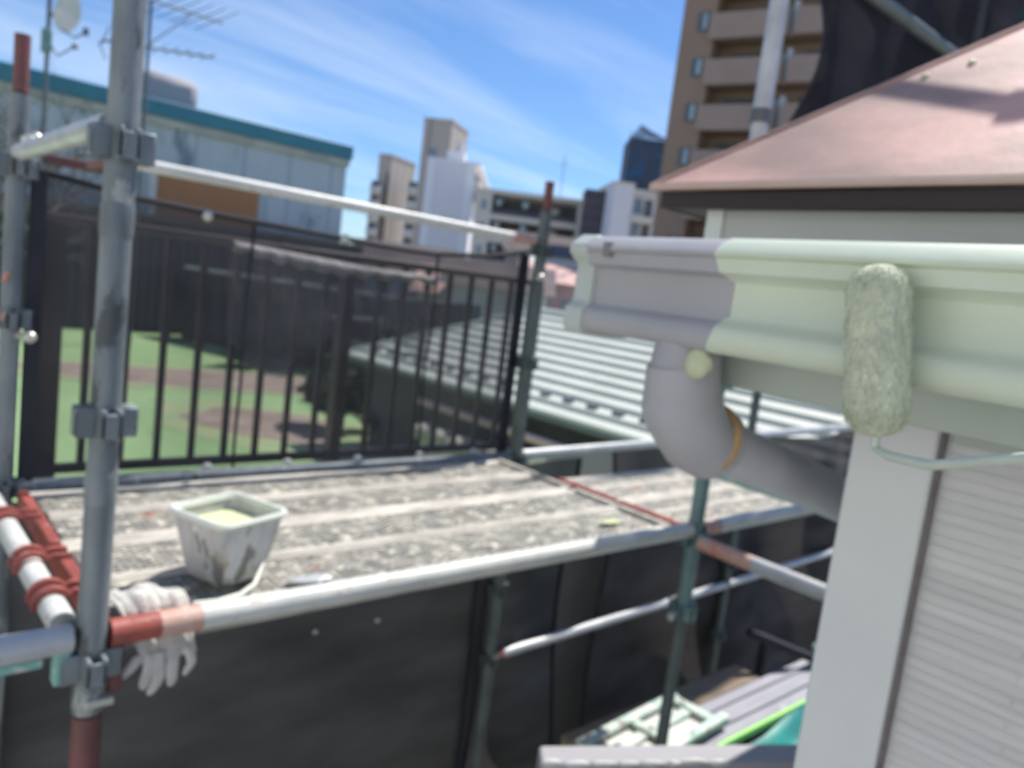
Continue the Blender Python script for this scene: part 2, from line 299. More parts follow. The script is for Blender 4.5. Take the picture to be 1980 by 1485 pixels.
# expanded-metal deck: real see-through slots
def deck_mat():
    m = bpy.data.materials.new('expanded_metal_deck'); m.use_nodes = True; t = m.node_tree; N = t.nodes.new; L = t.links.new
    b = t.nodes['Principled BSDF']; out = t.nodes['Material Output']; b.inputs['Roughness'].default_value = .6; b.inputs['Metallic'].default_value = .1
    tc = N('ShaderNodeTexCoord'); sp = N('ShaderNodeSeparateXYZ'); L(tc.outputs['Object'], sp.inputs[0])
    def mth(op, a, c=None):
        n = N('ShaderNodeMath'); n.operation = op
        for i, v in enumerate((a, c)):
            if v is None: continue
            if isinstance(v, (int, float)): n.inputs[i].default_value = v
            else: L(v, n.inputs[i])
        return n.outputs[0]
    k = 2*math.pi
    u = mth('MULTIPLY', sp.outputs[0], k/.036); v = mth('MULTIPLY', sp.outputs[1], k/.020)
    a = mth('COSINE', mth('ADD', mth('MULTIPLY', u, .5), mth('MULTIPLY', v, .5))); c = mth('COSINE', mth('SUBTRACT', mth('MULTIPLY', u, .5), mth('MULTIPLY', v, .5)))
    hole = mth('GREATER_THAN', mth('ABSOLUTE', mth('MULTIPLY', a, c)), .50)
    def noise(s, st=(1, 1, 1)):
        mp = N('ShaderNodeMapping'); mp.inputs['Scale'].default_value = st; L(tc.outputs['Object'], mp.inputs[0])
        n = N('ShaderNodeTexNoise'); n.inputs['Scale'].default_value = s; n.inputs['Detail'].default_value = 6; n.inputs['Roughness'].default_value = .65; L(mp.outputs[0], n.inputs['Vector']); return n.outputs[0]
    def rng(x, p, q):
        n = N('ShaderNodeMapRange'); n.inputs[1].default_value = p; n.inputs[2].default_value = q; L(x, n.inputs[0]); return n.outputs[0]
    def mix(f, p, q):
        n = N('ShaderNodeMix'); n.data_type = 'RGBA'; L(f, n.inputs['Factor'])
        for kk, vv in (('A', p), ('B', q)):
            if isinstance(vv, tuple): n.inputs[kk].default_value = (*vv, 1)
            else: L(vv, n.inputs[kk])
        return n.outputs['Result']
    cc = mix(rng(noise(9), .35, .65), (.42, .40, .34), (.22, .215, .195))
    cc = mix(rng(noise(38, (.6, 1, 1)), .54, .60), cc, (.70, .66, .54))
    cc = mix(rng(noise(6), .62, .70), cc, (.46, .22, .15))
    cc = mix(rng(noise(5.3), .70, .75), cc, (.62, .60, .30))
    L(cc, b.inputs['Base Color'])
    clog = rng(noise(20), .50, .58)
    fac = mth('MULTIPLY', hole, mth('SUBTRACT', 1.0, clog))
    tr = N('ShaderNodeBsdfTransparent'); mx = N('ShaderNodeMixShader'); L(fac, mx.inputs[0]); L(b.outputs[0], mx.inputs[1]); L(tr.outputs[0], mx.inputs[2]); L(mx.outputs[0], out.inputs[0])
    return m
M['deck'] = deck_mat()
# textured siding: fine stacked courses with short upright breaks, in relief
def siding_mat():
    m = mat('siding', (.64, .64, .63), (.53, .53, .525), 9, .6, stretch=(1, .35, 5)); t = m.node_tree; N = t.nodes.new; L = t.links.new; b = t.nodes['Principled BSDF']
    tc = N('ShaderNodeTexCoord'); sp = N('ShaderNodeSeparateXYZ'); L(tc.outputs['Object'], sp.inputs[0]); cb = N('ShaderNodeCombineXYZ')
    L(sp.outputs[1], cb.inputs[0]); L(sp.outputs[2], cb.inputs[1])
    br = N('ShaderNodeTexBrick'); br.inputs['Scale'].default_value = 1; br.inputs['Brick Width'].default_value = .47; br.inputs['Row Height'].default_value = .0135; br.inputs['Mortar Size'].default_value = .0016
    br.inputs['Mortar Smooth'].default_value = .5; br.inputs['Color1'].default_value = (.9, .9, .9, 1); br.inputs['Color2'].default_value = (.35, .35, .35, 1); br.inputs['Mortar'].default_value = (0, 0, 0, 1)
    L(cb.outputs[0], br.inputs['Vector'])
    bn = N('ShaderNodeBump'); bn.inputs['Strength'].default_value = .7; bn.inputs['Distance'].default_value = .003; L(br.outputs['Color'], bn.inputs['Height']); L(bn.outputs[0], b.inputs['Normal'])
    return m
M['siding'] = siding_mat()

# ================================================================ SETTING
GZ = -3.05
MB().box((-300, -300, GZ-.5), (400, 400, GZ)).build('ground', M['ground'], kind='structure', smooth=False)
def sheet(name, pts, z, m, jag=0, kind='structure', sub=6):
    v = []
    for i, p in enumerate(pts):
        q = pts[(i+1) % len(pts)]
        for k in range(sub):
            t = k/sub; x = p[0]+(q[0]-p[0])*t; y = p[1]+(q[1]-p[1])*t
            v.append(Vector((x+random.uniform(-jag, jag), y+random.uniform(-jag, jag), z)))
    mb = MB(); n = len(v); mb.add(v, [tuple(range(n))]); return mb.build(name, m, kind=kind, smooth=False)
sheet('lawn', [(-6, 3.2), (6.5, 3.2), (7.2, 12.6), (17, 12.6), (17, 31), (-6, 31)], GZ+.004, M['lawn'], sub=1)
def blob(name, ctr, rx, ry, rot, z, m, amp=.18, seed=1):
    rnd = random.Random(seed); ph = [rnd.uniform(0, 6.28) for _ in range(6)]; v = []
    for k in range(90):
        a = 2*math.pi*k/90; r = 1 + sum(amp/(j+1)*math.sin((j+2)*a+ph[j]) for j in range(6))
        x = rx*r*math.cos(a); y = ry*r*math.sin(a); v.append((ctr[0]+x*math.cos(rot)-y*math.sin(rot), ctr[1]+x*math.sin(rot)+y*math.cos(rot), z))
    return MB().add(v, [tuple(range(90))]).build(name, m, kind='structure', smooth=False)
blob('grass_verge', (6.0, 13.4), 1.45, 2.7, .35, GZ+.008, M['lawn_edge'], .12, 3)
blob('soil_patch', (6.05, 13.4), .95, 1.9, .35, GZ+.012, M['soil'], .16, 4)
blob('grass_verge', (6.4, 18.6), 4.3, 1.95, -.38, GZ+.016, M['lawn_edge'], .08, 8)
blob('soil_path', (6.8, 18.4), 4.4, 1.25, -.38, GZ+.020, M['soil'], .12, 6)
blob('soil_patch', (8.2, 9.9), 1.9, .8, -.2, GZ+.024, M['soil'], .2, 11)
# ---- fence between the scaffold and the garden
FY = 2.8
f = thing('metal_fence', 'dark brown upright bar fence standing behind the black mesh net, above the green lawn', 'fence', (1.5, FY, -1.2))
for x, hw in ((.50, .042), (1.548, .024), (2.575, .024)):
    MB().box((x-hw, FY-.03, -1.45), (x+hw, FY+.03, .028)).build('post', M['fence'], f, bevel=.003)
MB().box((.46, FY-.027, .028), (2.60, FY+.027, .058)).build('top_rail', M['fence_rail'], f, bevel=.006)
MB().box((.46, FY-.016, -.782), (2.60, FY+.016, -.752)).build('bottom_rail', M['fence'], f, bevel=.003)
x = .6195
while x < 2.55:
    if min(abs(x-p) for p in (.50, 1.548, 2.575)) > .05:
        MB().box((x-.011, FY-.008, -.752), (x+.011, FY+.008, .028)).build('baluster', M['fence'], f)
    x += .1195
tag(MB().box((-3, 2.62, GZ), (6.2, 2.72, -1.06)).build('garden_wall', M['conc'], org=(0, 2.7, GZ), bevel=.01), 'low concrete wall below the brown bar fence', 'wall')

# ---- teal roofed building behind the garden
TY = 30
b = thing('teal_roofed_building', 'blue grey building with teal roof band and an orange shutter behind the garden', 'building', (8, TY, GZ))
TX1 = 16.0
MB().box((-14, TY, GZ), (TX1, TY+9, 4.2)).build('wall', M['teal_wall'], b, smooth=False)
MB().box((-14.1, TY-.25, 4.45), (TX1+.12, TY+9.1, 5.0)).build('roof_band', M['teal_band'], b, bevel=.03)
MB().box((-14.05, TY-.16, 4.16), (TX1+.06, TY+9.05, 4.45)).build('cornice', M['cornice'], b, bevel=.03)
o_ = aY((303, 330), TY); o2 = aY((500, 370), TY)
p = MB().box((o_.x, TY-.12, -.6), (o2.x, TY-.003, 2.62)).build('shutter', M['orange'], b, bevel=.02)
MB().box((o_.x-.28, TY-.16, -.6), (o_.x-.003, TY-.004, 2.72)).box((o_.x, TY-.16, 2.623), (o2.x+.1, TY-.004, 2.76)).build('shutter_frame', M['whitish'], p, bevel=.02)
MB().box((o2.x+.35, TY-.05, -1.2), (TX1-.6, TY-.003, 2.35)).build('pale_panel', M['teal_wall'], b)
# roof tank
q = aY((318, 190), TY+2)
t = thing('roof_tank', 'rounded off white tank on the roof behind the teal band', 'tank', (q.x, TY+2, 4.9))
MB().box((q.x-1.0, TY+1.2, 4.9), (q.x+1.05, TY+3.0, 6.25)).build('tank', M['tankgrey'], t, bevel=.35)
MB().box((q.x-1.2, TY+1.1, 5.0), (q.x+1.2, TY+3.1, 5.1)).build('base', M['dkmetal'], t)
# dark slatted wall in front of it
wl = thing('slatted_garden_wall', 'dark grey upright slatted wall along the far edge of the lawn', 'fence', (8, 28.4, GZ))
MB().box((-14, 28.4, GZ), (16.2, 28.5, .75)).build('slats', M['darkwall'], wl, smooth=False)
MB().box((-14, 28.3, .75), (16.2, 28.6, .95)).build('coping', M['fence_rail'], wl)
for x in (2, 4.7, 7.4, 10.1, 12.8, 15.5): MB().box((x-.1, 28.2, GZ), (x+.1, 28.39, .75)).build('post', M['fence'], wl)
# long shed wall beside the lawn, running towards the ribbed-roof house, with a pale studded coping
def seg(a, b_): return Vector((a[0], a[1], 0)), Vector((b_[0], b_[1], 0))
A_, B_ = Vector((8.9, 27.2, GZ)), Vector((11.2, 18.6, GZ))
sh = thing('garden_shed', 'long dark grey garden shed with a studded pale top edge beside the lawn', 'shed', tuple((A_+B_)/2))
dv = (B_-A_).normalized(); nv = Vector((-dv.y, dv.x, 0))
if nv.dot(Vector((1, 0, 0))) < 0: nv = -nv
MB().prism([A_, B_, B_+nv*4, A_+nv*4], (0, 0, 2.35)).build('wall', M['darkwall'], sh, smooth=False)
mb = MB()
for k in range(34):
    p_ = A_.lerp(B_, (k+.5)/34) + Vector((0, 0, 2.40)); mb.box((p_.x-.09, p_.y-.09, p_.z-.05), (p_.x+.09, p_.y+.09, p_.z+.06))
mb.build('roof_studs', M['whitish'], sh)
# pergola frame
a, c = aZ((580, 715), GZ), aZ((645, 725), GZ)
a = Vector((9.6, 17.6, GZ)); 
pg = thing('garden_arch', 'thin white upright garden frame standing on the lawn by the shed', 'frame', tuple(a))
for dx in (0, 1.15): MB().box((a.x+dx-.05, a.y-.05, GZ), (a.x+dx+.05, a.y+.05, -1.3)).build('leg', M['whitish'], pg)
MB().box((a.x-.15, a.y-.07, -1.3), (a.x+1.3, a.y+.07, -1.2)).build('top_bar', M['whitish'], pg)
# ---- shrubs and conifers (leaf cards)
def shrub(name, label, loc, rx, ry, h, n, leafsize=.10, trunk=True, group='garden shrubs beside the lawn', conic=False, cat='shrub'):
    loc = Vector(loc); s = thing(name, label, cat, tuple(loc), group); rnd = random.Random(int(loc.x*100+loc.y*7)); mb = MB()
    lumps = [(Vector((rnd.uniform(-.6, .6)*rx, rnd.uniform(-.6, .6)*ry, rnd.uniform(.35, .85)*h)), rnd.uniform(.3, .5)) for _ in range(9)]
    for _ in range(n):
        if conic:
            z = rnd.uniform(.08, 1); tier = (z*9) % 1; rr = (1-z)*(.55+.45*(1-tier)); a = rnd.uniform(0, 6.28); k = rr*rnd.random()**.5
            c = Vector((k*rx*math.cos(a), k*ry*math.sin(a), z*h - .12*h*k))
        else:
            l, r = rnd.choice(lumps); d = Vector((rnd.gauss(0, 1), rnd.gauss(0, 1), rnd.gauss(0, 1))).normalized()*r*rnd.random()**.4
            c = l + Vector((d.x*rx, d.y*ry, d.z*h*.6)); c.z = max(c.z, .02)
        u = Vector((rnd.gauss(0, 1), rnd.gauss(0, 1), rnd.gauss(0, .5))).normalized()*leafsize*rnd.uniform(.6, 1.4); v = u.cross(Vector((rnd.gauss(0, 1), rnd.gauss(0, 1), rnd.gauss(0, 1)))).normalized()*leafsize*.5
        c = c+loc; mb.add([c-u, c+v, c+u, c-v], [(0, 1, 2, 3)])
    mb.build('crown', M['leaf'], s, smooth=False)
    tr = MB(); tr.path([loc, loc+Vector((.02, 0, h*.5)), loc+Vector((0, .03, h*.8))], [.07*h/2, .045*h/2, .02], 8)
    for k in range(5):
        a = k*1.3; tr.path([loc+Vector((0, 0, h*.25)), loc+Vector((rx*.5*math.cos(a), ry*.5*math.sin(a), h*.6))], [.03, .012], 6)
    tr.build('trunk', M['bark'], s)
    return s
shrub('conifer', 'dark conifer standing at the far side of the lawn, left of the white garden frame', (8.6, 20.6, GZ), 1.1, 1.1, 2.1, 1500, .09, conic=True, cat='tree')
shrub('conifer', 'dark conifer at the lawn edge just behind the soil path', (10.2, 24.2, GZ), 1.2, 1.2, 2.4, 1400, .1, conic=True, cat='tree')
shrub('shrub', 'dark low shrub beside the shed wall', (10.1, 20.4, GZ), 1.0, 1.5, 1.4, 1500)
shrub('shrub', 'dark round shrub right of the white garden frame', (11.3, 17.2, GZ), 1.2, 1.3, 1.8, 1700)
shrub('shrub', 'dark spreading shrub in the shade before the ribbed roof house', (9.6, 15.2, GZ), 1.4, 1.0, 1.6, 1900)
shrub('shrub', 'dark shrub growing at the corner of the ribbed roof house', (7.3, 12.9, GZ), .9, .8, 1.2, 1400)
shrub('shrub', 'low dark shrub near the brown soil patch right of the lawn', (7.6, 11.2, GZ), .7, .9, .8, 1000)
shrub('shrub', 'small dark shrub at the foot of the shed near its far end', (8.7, 26.3, GZ), .9, .9, 1.1, 1000)
# ---- bare tree at left against the blue grey wall
def bare_tree(loc, h, label, seed):
    rnd = random.Random(seed); t = thing('bare_tree', label, 'tree', tuple(loc)); loc = Vector(loc); mb = MB(); tw = MB()
    mb.path([loc, loc+Vector((.1, 0, h*.3)), loc+Vector((0, .05, h*.5))], [.14, .10, .08], 8); mb.build('trunk', M['bark'], t)
    def br(p, d, l, r, dep):
        pts = [p]; q = p.copy(); dd = d.copy()
        for k in range(4):
            dd = (dd + Vector((rnd.gauss(0, .28), rnd.gauss(0, .28), rnd.gauss(.05, .2)))).normalized(); q = q+dd*l/4; pts.append(q.copy())
        tw.path(pts, [r, r*.85, r*.7, r*.5, r*.35], 5)
        if dep: 
            for k in range(4): br(pts[rnd.randint(1, 4)], (dd+Vector((rnd.gauss(0, .9), rnd.gauss(0, .9), rnd.gauss(.1, .6)))).normalized(), l*.62, r*.5, dep-1)
    for k in range(7):
        a = k*.9; br(loc+Vector((0, 0, h*(.3+.03*k))), Vector((math.cos(a), math.sin(a)*.5, .8)).normalized(), h*.42, .06, 3)
    tw.build('crown', M['bark'], t); return t
bare_tree((4.1, 24.5, GZ), 6.9, 'leafless tree with thin curling branches against the blue grey building', 5)
bare_tree((2.2, 21.0, GZ), 6.0, 'leafless tree at the left edge of the photo behind the outer scaffold post', 9)

# ---- ribbed roof house
EX, EZ, SL = 6.65, -1.5, .5
rh = thing('ribbed_roof_house', 'low house with a pale green ribbed metal roof right of the net', 'house', (9, 7, GZ))
YA, YB = 12.0, 1.8; RX = 8.95; RZ = EZ+SL*(RX-EX)
def rz(x): return EZ+SL*(x-EX)
mb = MB()
mb.box((EX+.45, YB+.3, GZ), (RX+2.3, YA-.4, EZ-.12)); mb.build('wall', M['wall_shadow'], rh, smooth=False)
# stepped courses
mb = MB(); nC = 11; dx = (RX-EX)/nC
for k in range(nC):
    x0 = EX+k*dx; x1 = x0+dx; y0 = YA-(x0-EX); y1 = YA-(x1-EX); e = .055
    mb.add([(x0, YB, rz(x0)), (x1, YB, rz(x1)), (x1, y1, rz(x1)), (x0, y0, rz(x0)), (x0, YB, rz(x0)+e), (x1, YB, rz(x1)+.004), (x1, y1, rz(x1)+.004), (x0, y0, rz(x0)+e)],
           [(4, 5, 6, 7), (0, 4, 7, 3), (0, 1, 5, 4), (3, 7, 6, 2)])
hr = RX-EX
mb.add([(EX, YA, EZ), (RX, YA-hr, RZ), (RX+hr, YA, EZ), (RX, YB, RZ), (RX+hr, YB, EZ)], [(0, 2, 1), (1, 2, 4, 3)])
roof = mb.build('roof', M['ribroof'], rh, smooth=False)
mb = MB(); mb.path([(RX, YA-hr, RZ+.03), (RX, YB, RZ+.03)], .06, 8); mb.path([(EX, YA, EZ+.03), (RX, YA-hr, RZ+.05)], .045, 8); mb.build('ridge_cap', M['ribroof'], roof)
mb = MB(); mb.prism([(EX-.03, YA, EZ-.05), (EX-.03, YA, EZ-.004), (EX-.002, YA, EZ-.004), (EX-.002, YA, EZ-.05)], (0, YB-YA, 0)); mb.build('eave_edge', M['dkmetal'], rh)
mb = MB(); mb.box((EX+.02, YB, EZ-.09), (EX+.44, YA, EZ-.05)); mb.build('soffit', M['wall_shadow'], rh)
for k in range(24):
    y = YB+.2+k*.42; x = EX+.27
    MB().box((x, y, rz(x)+.0), (x+.05, y+.16, rz(x)+.085)).build('snow_guard', M['dkmetal'], rh)
# lower cream ledge and pipe in front of its wall
ld = thing('cream_tiled_ledge', 'cream coping of rounded tiles below the ribbed roof eave', 'ledge', (6.3, 6, -2.2))
mb = MB(); MB().box((6.35, 2.5, GZ), (6.55, 9.0, -2.25)).build('wall', M['beige'], ld)
for k in range(16): mb.ell((6.35, 2.8+k*.4, -2.16), .26, .21, .13, 12, 8)
mb.build('coping', M['ledge'], ld)
pp = MB().path([(6.5, 9.4, -1.80), (6.5, 2.4, -1.80)], .055, 10).build('drain_pipe', M['pinkwall'], org=(6.5, 6, -1.8)); tag(pp, 'thin pinkish pipe running under the ribbed roof eave', 'pipe')

# ---- distant cluttered houses seen between the net post and the gutter
def small_house(loc, w, d, h, mw, mr, label, az=YAW-math.pi/2):
    loc = Vector(loc); t = thing('small_house', label, 'house', tuple(loc), 'small distant houses beyond the ribbed roof')
    Mx = Matrix.Translation(loc) @ Matrix.Rotation(az, 4, 'Z')
    MB().box((-w/2, 0, 0), (w/2, d, h), Mx).build('wall', mw, t, smooth=False)
    r = w*.28
    MB().add([Mx @ Vector(v) for v in ((-w/2-.3, -.3, h), (w/2+.3, -.3, h), (w/2+.3, d+.3, h), (-w/2-.3, d+.3, h), (-w/2-.3, d/2, h+r), (w/2+.3, d/2, h+r))], [(0, 1, 5, 4), (2, 3, 4, 5), (0, 4, 3), (1, 2, 5), (3, 2, 1, 0)]).build('roof', mr, t, smooth=False)
    for k in (-.25, .25):
        MB().box((k*w-.5, -.06, h-1.7), (k*w+.5, -.003, h-.7), Mx).build('window', M['glass'], t)
for (px, py, d, w_, mw, mr, lab) in (
    ((1078), 548, 34, 3.2, 'pinkwall', 'roof_pink', 'small distant house with a salmon roof beside the gutter end'),
    ((1100), 500, 44, 3.0, 'whitish', 'rooftile', 'small white distant house with a dark roof beside the gutter end'),
    ((1068), 520, 52, 4.0, 'bluewall', 'whitish', 'small distant blue walled house just right of the net post'),
    ((1050), 490, 62, 6.0, 'cream_bldg', 'rooftile', 'small distant cream house behind the net post'),
    ((960), 560, 30, 4.0, 'whitish', 'rooftile', 'small pale house seen through the net near the post'),
    ((905), 575, 34, 4.6, 'cream_bldg', 'roof_pink', 'small cream house with a red roof seen through the net'),
    ((850), 545, 40, 5.0, 'bluewall', 'rooftile', 'small bluish house seen through the middle of the net'),
    ((770), 520, 48, 6.0, 'darkwall', 'rooftile', 'small dark house seen through the net behind the shed')):
    q = aD((px, py), d); small_house((q.x, q.y, GZ), w_, 5, q.z-GZ, M[mw], M[mr], lab)

# ---- far buildings: local frame from a pixel, a depth and a facing direction
class Frame:
    def __init__(s, px, py, depth, az):
        q = aD((px, py), depth); s.o = Vector((q.x, q.y, 0)); s.u = Vector((math.cos(az), math.sin(az), 0)); s.n = Vector((-math.sin(az), math.cos(az), 0))
        if s.n.dot(_f0) < 0: s.n = -s.n      # n points away from the viewer (into the building)
        s.d = depth; s.px = px
    def P(s, a, c, z): return s.o + s.u*a + s.n*c + Vector((0, 0, z))
    def box(s, mb, a0, a1, c0, c1, z0, z1):
        v = [s.P(*q) for q in ((a0,c0,z0),(a1,c0,z0),(a1,c1,z0),(a0,c1,z0),(a0,c0,z1),(a1,c0,z1),(a1,c1,z1),(a0,c1,z1))]
        return mb.add(v, [(3,2,1,0),(4,5,6,7),(0,1,5,4),(1,2,6,5),(2,3,7,6),(3,0,4,7)])
def fpart(fr, name, m, par, *boxes, **k):
    mb = MB()
    for b_ in boxes: fr.box(mb, *b_)
    return mb.build(name, m, par, smooth=False, **k)
VP_ = YAW - math.pi/2      # direction perpendicular to the view, left to right
# taupe towers
def tower(px, pyt, depth, wl_, wr, turn, label, group):
    q = aD((px, pyt), depth); fr = Frame(px, pyt, depth, VP_-R(turn)); h = q.z
    t = thing('apartment_tower', label, 'tower', (q.x, q.y, GZ), group)
    fpart(fr, 'wall', M['taupe'], t, (-wl_, 0, 0, wr, GZ, h))
    fpart(fr, 'roof_parapet', M['taupe'], t, (-wl_-.15, .15, -.15, wr+.15, h, h+.5))
    return t, fr, h
t, fr, h = tower(875, 236, 160, 6.2, 11, 13, 'tall taupe apartment tower behind the white building', None)
fpart(fr, 'stair_window', M['glass'], t, (-4.2, -2.6, -.1, 0, h-8, h-5.5))
t, fr, h = tower(757, 302, 190, 3.5, 12, 22, 'shorter taupe apartment tower left of the white building', None)
fpart(fr, 'window_strip', M['recess'], t, (-.9, -.2, -.1, 0, h-44, h-4))
# round-ended balconies on its flanks
def balc_block(px, pyt, depth, w_, label, n=6):
    q = aD((px, pyt), depth); fr = Frame(px, pyt, depth, VP_); t = thing('balcony_block', label, 'building', (q.x, q.y, GZ))
    fpart(fr, 'wall', M['cream_bldg'], t, (0, w_, 1.2, 9, GZ, q.z))
    for k in range(n):
        z = q.z-1-k*3.4
        fpart(fr, 'balcony', M['whitish'], t, (0, w_, 0, 1.2, z-1.3, z))
        fpart(fr, 'balcony_opening', M['recess'], t, (.2, w_-.2, 1.1, 1.18, z, z+1.4))
balc_block(788, 352, 186, 3.0, 'narrow cream block of stacked white balconies between the two taupe towers')
balc_block(716, 350, 188, 2.4, 'pale balcony block on the left side of the shorter taupe tower')
# white building: end wall and long receding flank
q = aD((830, 305), 106); fr = Frame(830, 305, 106, VP_); H = q.z
wb = thing('white_apartment_building', 'white end wall building with white corner strips below the taupe tower', 'building', (q.x, q.y, GZ))
W = 6.35
fpart(fr, 'wall', M['white_bldg'], wb, (0, W, 0, 30, GZ, H-.3))
fpart(fr, 'corner_strip', M['white_band'], wb, (-.2, 1.0, -.12, -.003, GZ, H)); fpart(fr, 'corner_strip', M['white_band'], wb, (W-1.0, W+.2, -.12, -.003, GZ, H))
fpart(fr, 'roof_slab', M['white_band'], wb, (-.2, W+.9, -.1, 33, H-.29, H+.15))
hutf = fpart(fr, 'roof_hut', M['white_bldg'], wb, (2.2, 4.6, 2, 5, H+.15, H+1.7)); fpart(fr, 'tank', M['whitish'], wb, (3.3, 4.1, 2.5, 4, H+1.71, H+3.2))
for k in range(8):
    fpart(fr, 'gallery_opening', M['recess'], wb, (W+.003, W+.06, 2+k*3.4, 4.4+k*3.4, H-2.0, H-.8))
fpart(fr, 'gallery_parapet', M['cream_bldg'], wb, (W+.07, W+1.0, .1, 31, H-4.6, H-2.3))
# cream wing with access galleries
q = aD((922, 372), 100); fr = Frame(922, 372, 100, VP_-R(1)); H = q.z+.15
cw = thing('cream_apartment_building', 'cream apartment block with dark gallery recesses and pale lamps right of the white end wall', 'building', (q.x, q.y, GZ))
fpart(fr, 'wall', M['cream_bldg'], cw, (0, 2.1, 0, 10, GZ, H), (2.1, 15.2, 2.2, 10, GZ, H), (13.3, 15.2, 0, 2.2, GZ, H))
fpart(fr, 'roof_slab', M['cream_bldg'], cw, (-.15, 15.3, -.2, 10.2, H, H+.55))
for k in range(5):
    z = H-.1-k*2.95
    fpart(fr, 'gallery_slab', M['cream_bldg'], cw, (2.1, 13.3, -.1, 2.2, z-3.2, z-2.5))
    fpart(fr, 'gallery_rail', M['charcoal'], cw, (2.1, 13.3, 0, .08, z-2.5, z-1.75))
    fpart(fr, 'recess_wall', M['recess'], cw, (2.102, 13.29, 2.08, 2.19, z-2.5, z-.1))
    for a in (3.0, 6.5): 
        mb = MB(); mb.ell(fr.P(a, .6, z-.9), .52, .52, .55, 12, 8); mb.build('lamp_globe', M['blueglass'], cw)
    fpart(fr, 'door', M['charcoal'], cw, (11.4, 12.5, 1.9, 2.07, z-2.5, z-.4)); fpart(fr, 'meter_panel', M['cream_bldg'], cw, (9.4, 10.9, 1.9, 2.07, z-2.5, z-.7))
    for a in (.7,): fpart(fr, 'window', M['glass'], cw, (a, a+.75, -.06, -.003, z-2.0, z-.8))
q = aD((1093, 300), 101)
an = MB().rod((q.x, q.y, H+.5), (q.x, q.y, q.z), .05, 6).rod((q.x-.5, q.y+.4, q.z-1.2), (q.x+.5, q.y-.4, q.z-1.2), .03, 5).build('roof_antenna', M['dkmetal'], org=(q.x, q.y, H)); tag(an, 'thin vertical antenna above the cream apartment block', 'antenna')
# charcoal stair block
q = aD((1134, 371), 96); fr = Frame(1134, 371, 96, VP_)
cb = thing('charcoal_stair_tower', 'charcoal stair block between the cream apartments and the pale grey wall', 'building', (q.x, q.y, GZ))
fpart(fr, 'wall', M['charcoal'], cb, (0, 3.35, 0, 6, GZ, q.z)); fpart(fr, 'parapet', M['recess'], cb, (-.1, 3.45, -.1, 6.1, q.z, q.z+.4))
# pale grey building
q = aD((1190, 354), 92); fr = Frame(1190, 354, 92, VP_+R(8))
pb = thing('pale_grey_building', 'pale grey building with a blank wall and small balconies beside the brown high rise', 'building', (q.x, q.y, GZ))
fpart(fr, 'wall', M['white_bldg'], pb, (0, 2.4, 0, 8, GZ, q.z), (2.4, 8, .9, 8, GZ, q.z-.9))
fpart(fr, 'parapet', M['cream_bldg'], pb, (-.08, 2.46, -.08, 8, q.z, q.z+.3)); fpart(fr, 'roof_slab', M['cream_bldg'], pb, (2.47, 8, .2, 8, q.z-.88, q.z-.3))
for k in range(4):
    z = q.z-1.3-k*3.0
    fpart(fr, 'window', M['glass'], pb, (2.9, 3.9, .8, .89, z-1.8, z)); fpart(fr, 'door', M['recess'], pb, (4.2, 5.2, .8, .89, z-2, z))
    fpart(fr, 'balcony', M['cream_bldg'], pb, (2.45, 6, -.2, .78, z-2.9, z-2.1))
# blue sheeted building
q = aD((1218, 266), 102); fr = Frame(1218, 266, 102, VP_)
sb = thing('sheeted_building', 'dark blue sheeted building under construction left of the brown high rise', 'building', (q.x, q.y, GZ))
fpart(fr, 'sheet', M['sheet_blue'], sb, (0, 5.2, 0, 6, GZ, q.z))
mb = MB(); mb.add([fr.P(*v) for v in ((.0, 0, q.z), (1.3, 0, q.z+1.9), (2.6, 0, q.z+1.2), (5.2, 0, q.z+.3), (5.2, 3, q.z+.3), (1.3, 3, q.z+1.9), (0, 3, q.z))], [(0, 1, 2, 3), (3, 2, 1, 5, 4), (0, 6, 5, 1)]); mb.build('loose_sheet', M['sheet_grey'], sb, smooth=False)
mb = MB()
for a in (0, 1.7, 3.4, 5.1): mb.rod(fr.P(a, -.2, GZ), fr.P(a, -.2, q.z+1), .05, 6)
for k in range(7): mb.rod(fr.P(0, -.2, q.z-k*1.8), fr.P(5.2, -.2, q.z-k*1.8), .04, 6)
mb.build('scaffold_frame', M['dkmetal'], sb)
# brown high rise
DH = 52; fr = Frame(1301, 170, DH, R(107)); fr.u = -fr.u; fr.n = Vector((.956, .292, 0)); 
ht = thing('brown_high_rise', 'brown tiled high rise with stacked balconies behind the galvanised pole', 'building', tuple(fr.P(0, 0, GZ)))
fpart(fr, 'wall', M['brown_tile'], ht, (0, 2.3, 0, 14, GZ, 34), (2.3, 13, 1.6, 14, GZ, 34))
zb = aD((1400, 180), DH).z
for k in range(-4, 7):
    z = zb-k*2.9
    fpart(fr, 'balcony', M['brown_balc'], ht, (2.0, 7.1, -.25, 0, z, z+1.62)); fpart(fr, 'balcony', M['brown_balc'], ht, (7.5, 11.5, -.25, 0, z, z+1.62))
    fpart(fr, 'slab', M['brown_tile'], ht, (2.3, 13, 0, 1.59, z, z+.25))
    w_ = fpart(fr, 'balcony_window', M['recess'], ht, (3.2, 6.9, 1.5, 1.58, z+.3, z+2.4)); fpart(fr, 'pane', M['blueglass'], w_, (5.4, 6.8, 1.42, 1.49, z+.6, z+2.3))
    fpart(fr, 'balcony_window', M['recess'], ht, (7.9, 11.2, 1.5, 1.58, z+.3, z+2.4))
    w_ = fpart(fr, 'window', M['dkmetal'], ht, (1.15, 1.85, -.1, -.003, z+.6, z+1.75)); fpart(fr, 'pane', M['blueglass'], w_, (1.5, 1.8, -.14, -.103, z+.7, z+1.65))
    fpart(fr, 'partition', M['whitish'], ht, (7.15, 7.45, .3, 1.5, z+.3, z+2.2))
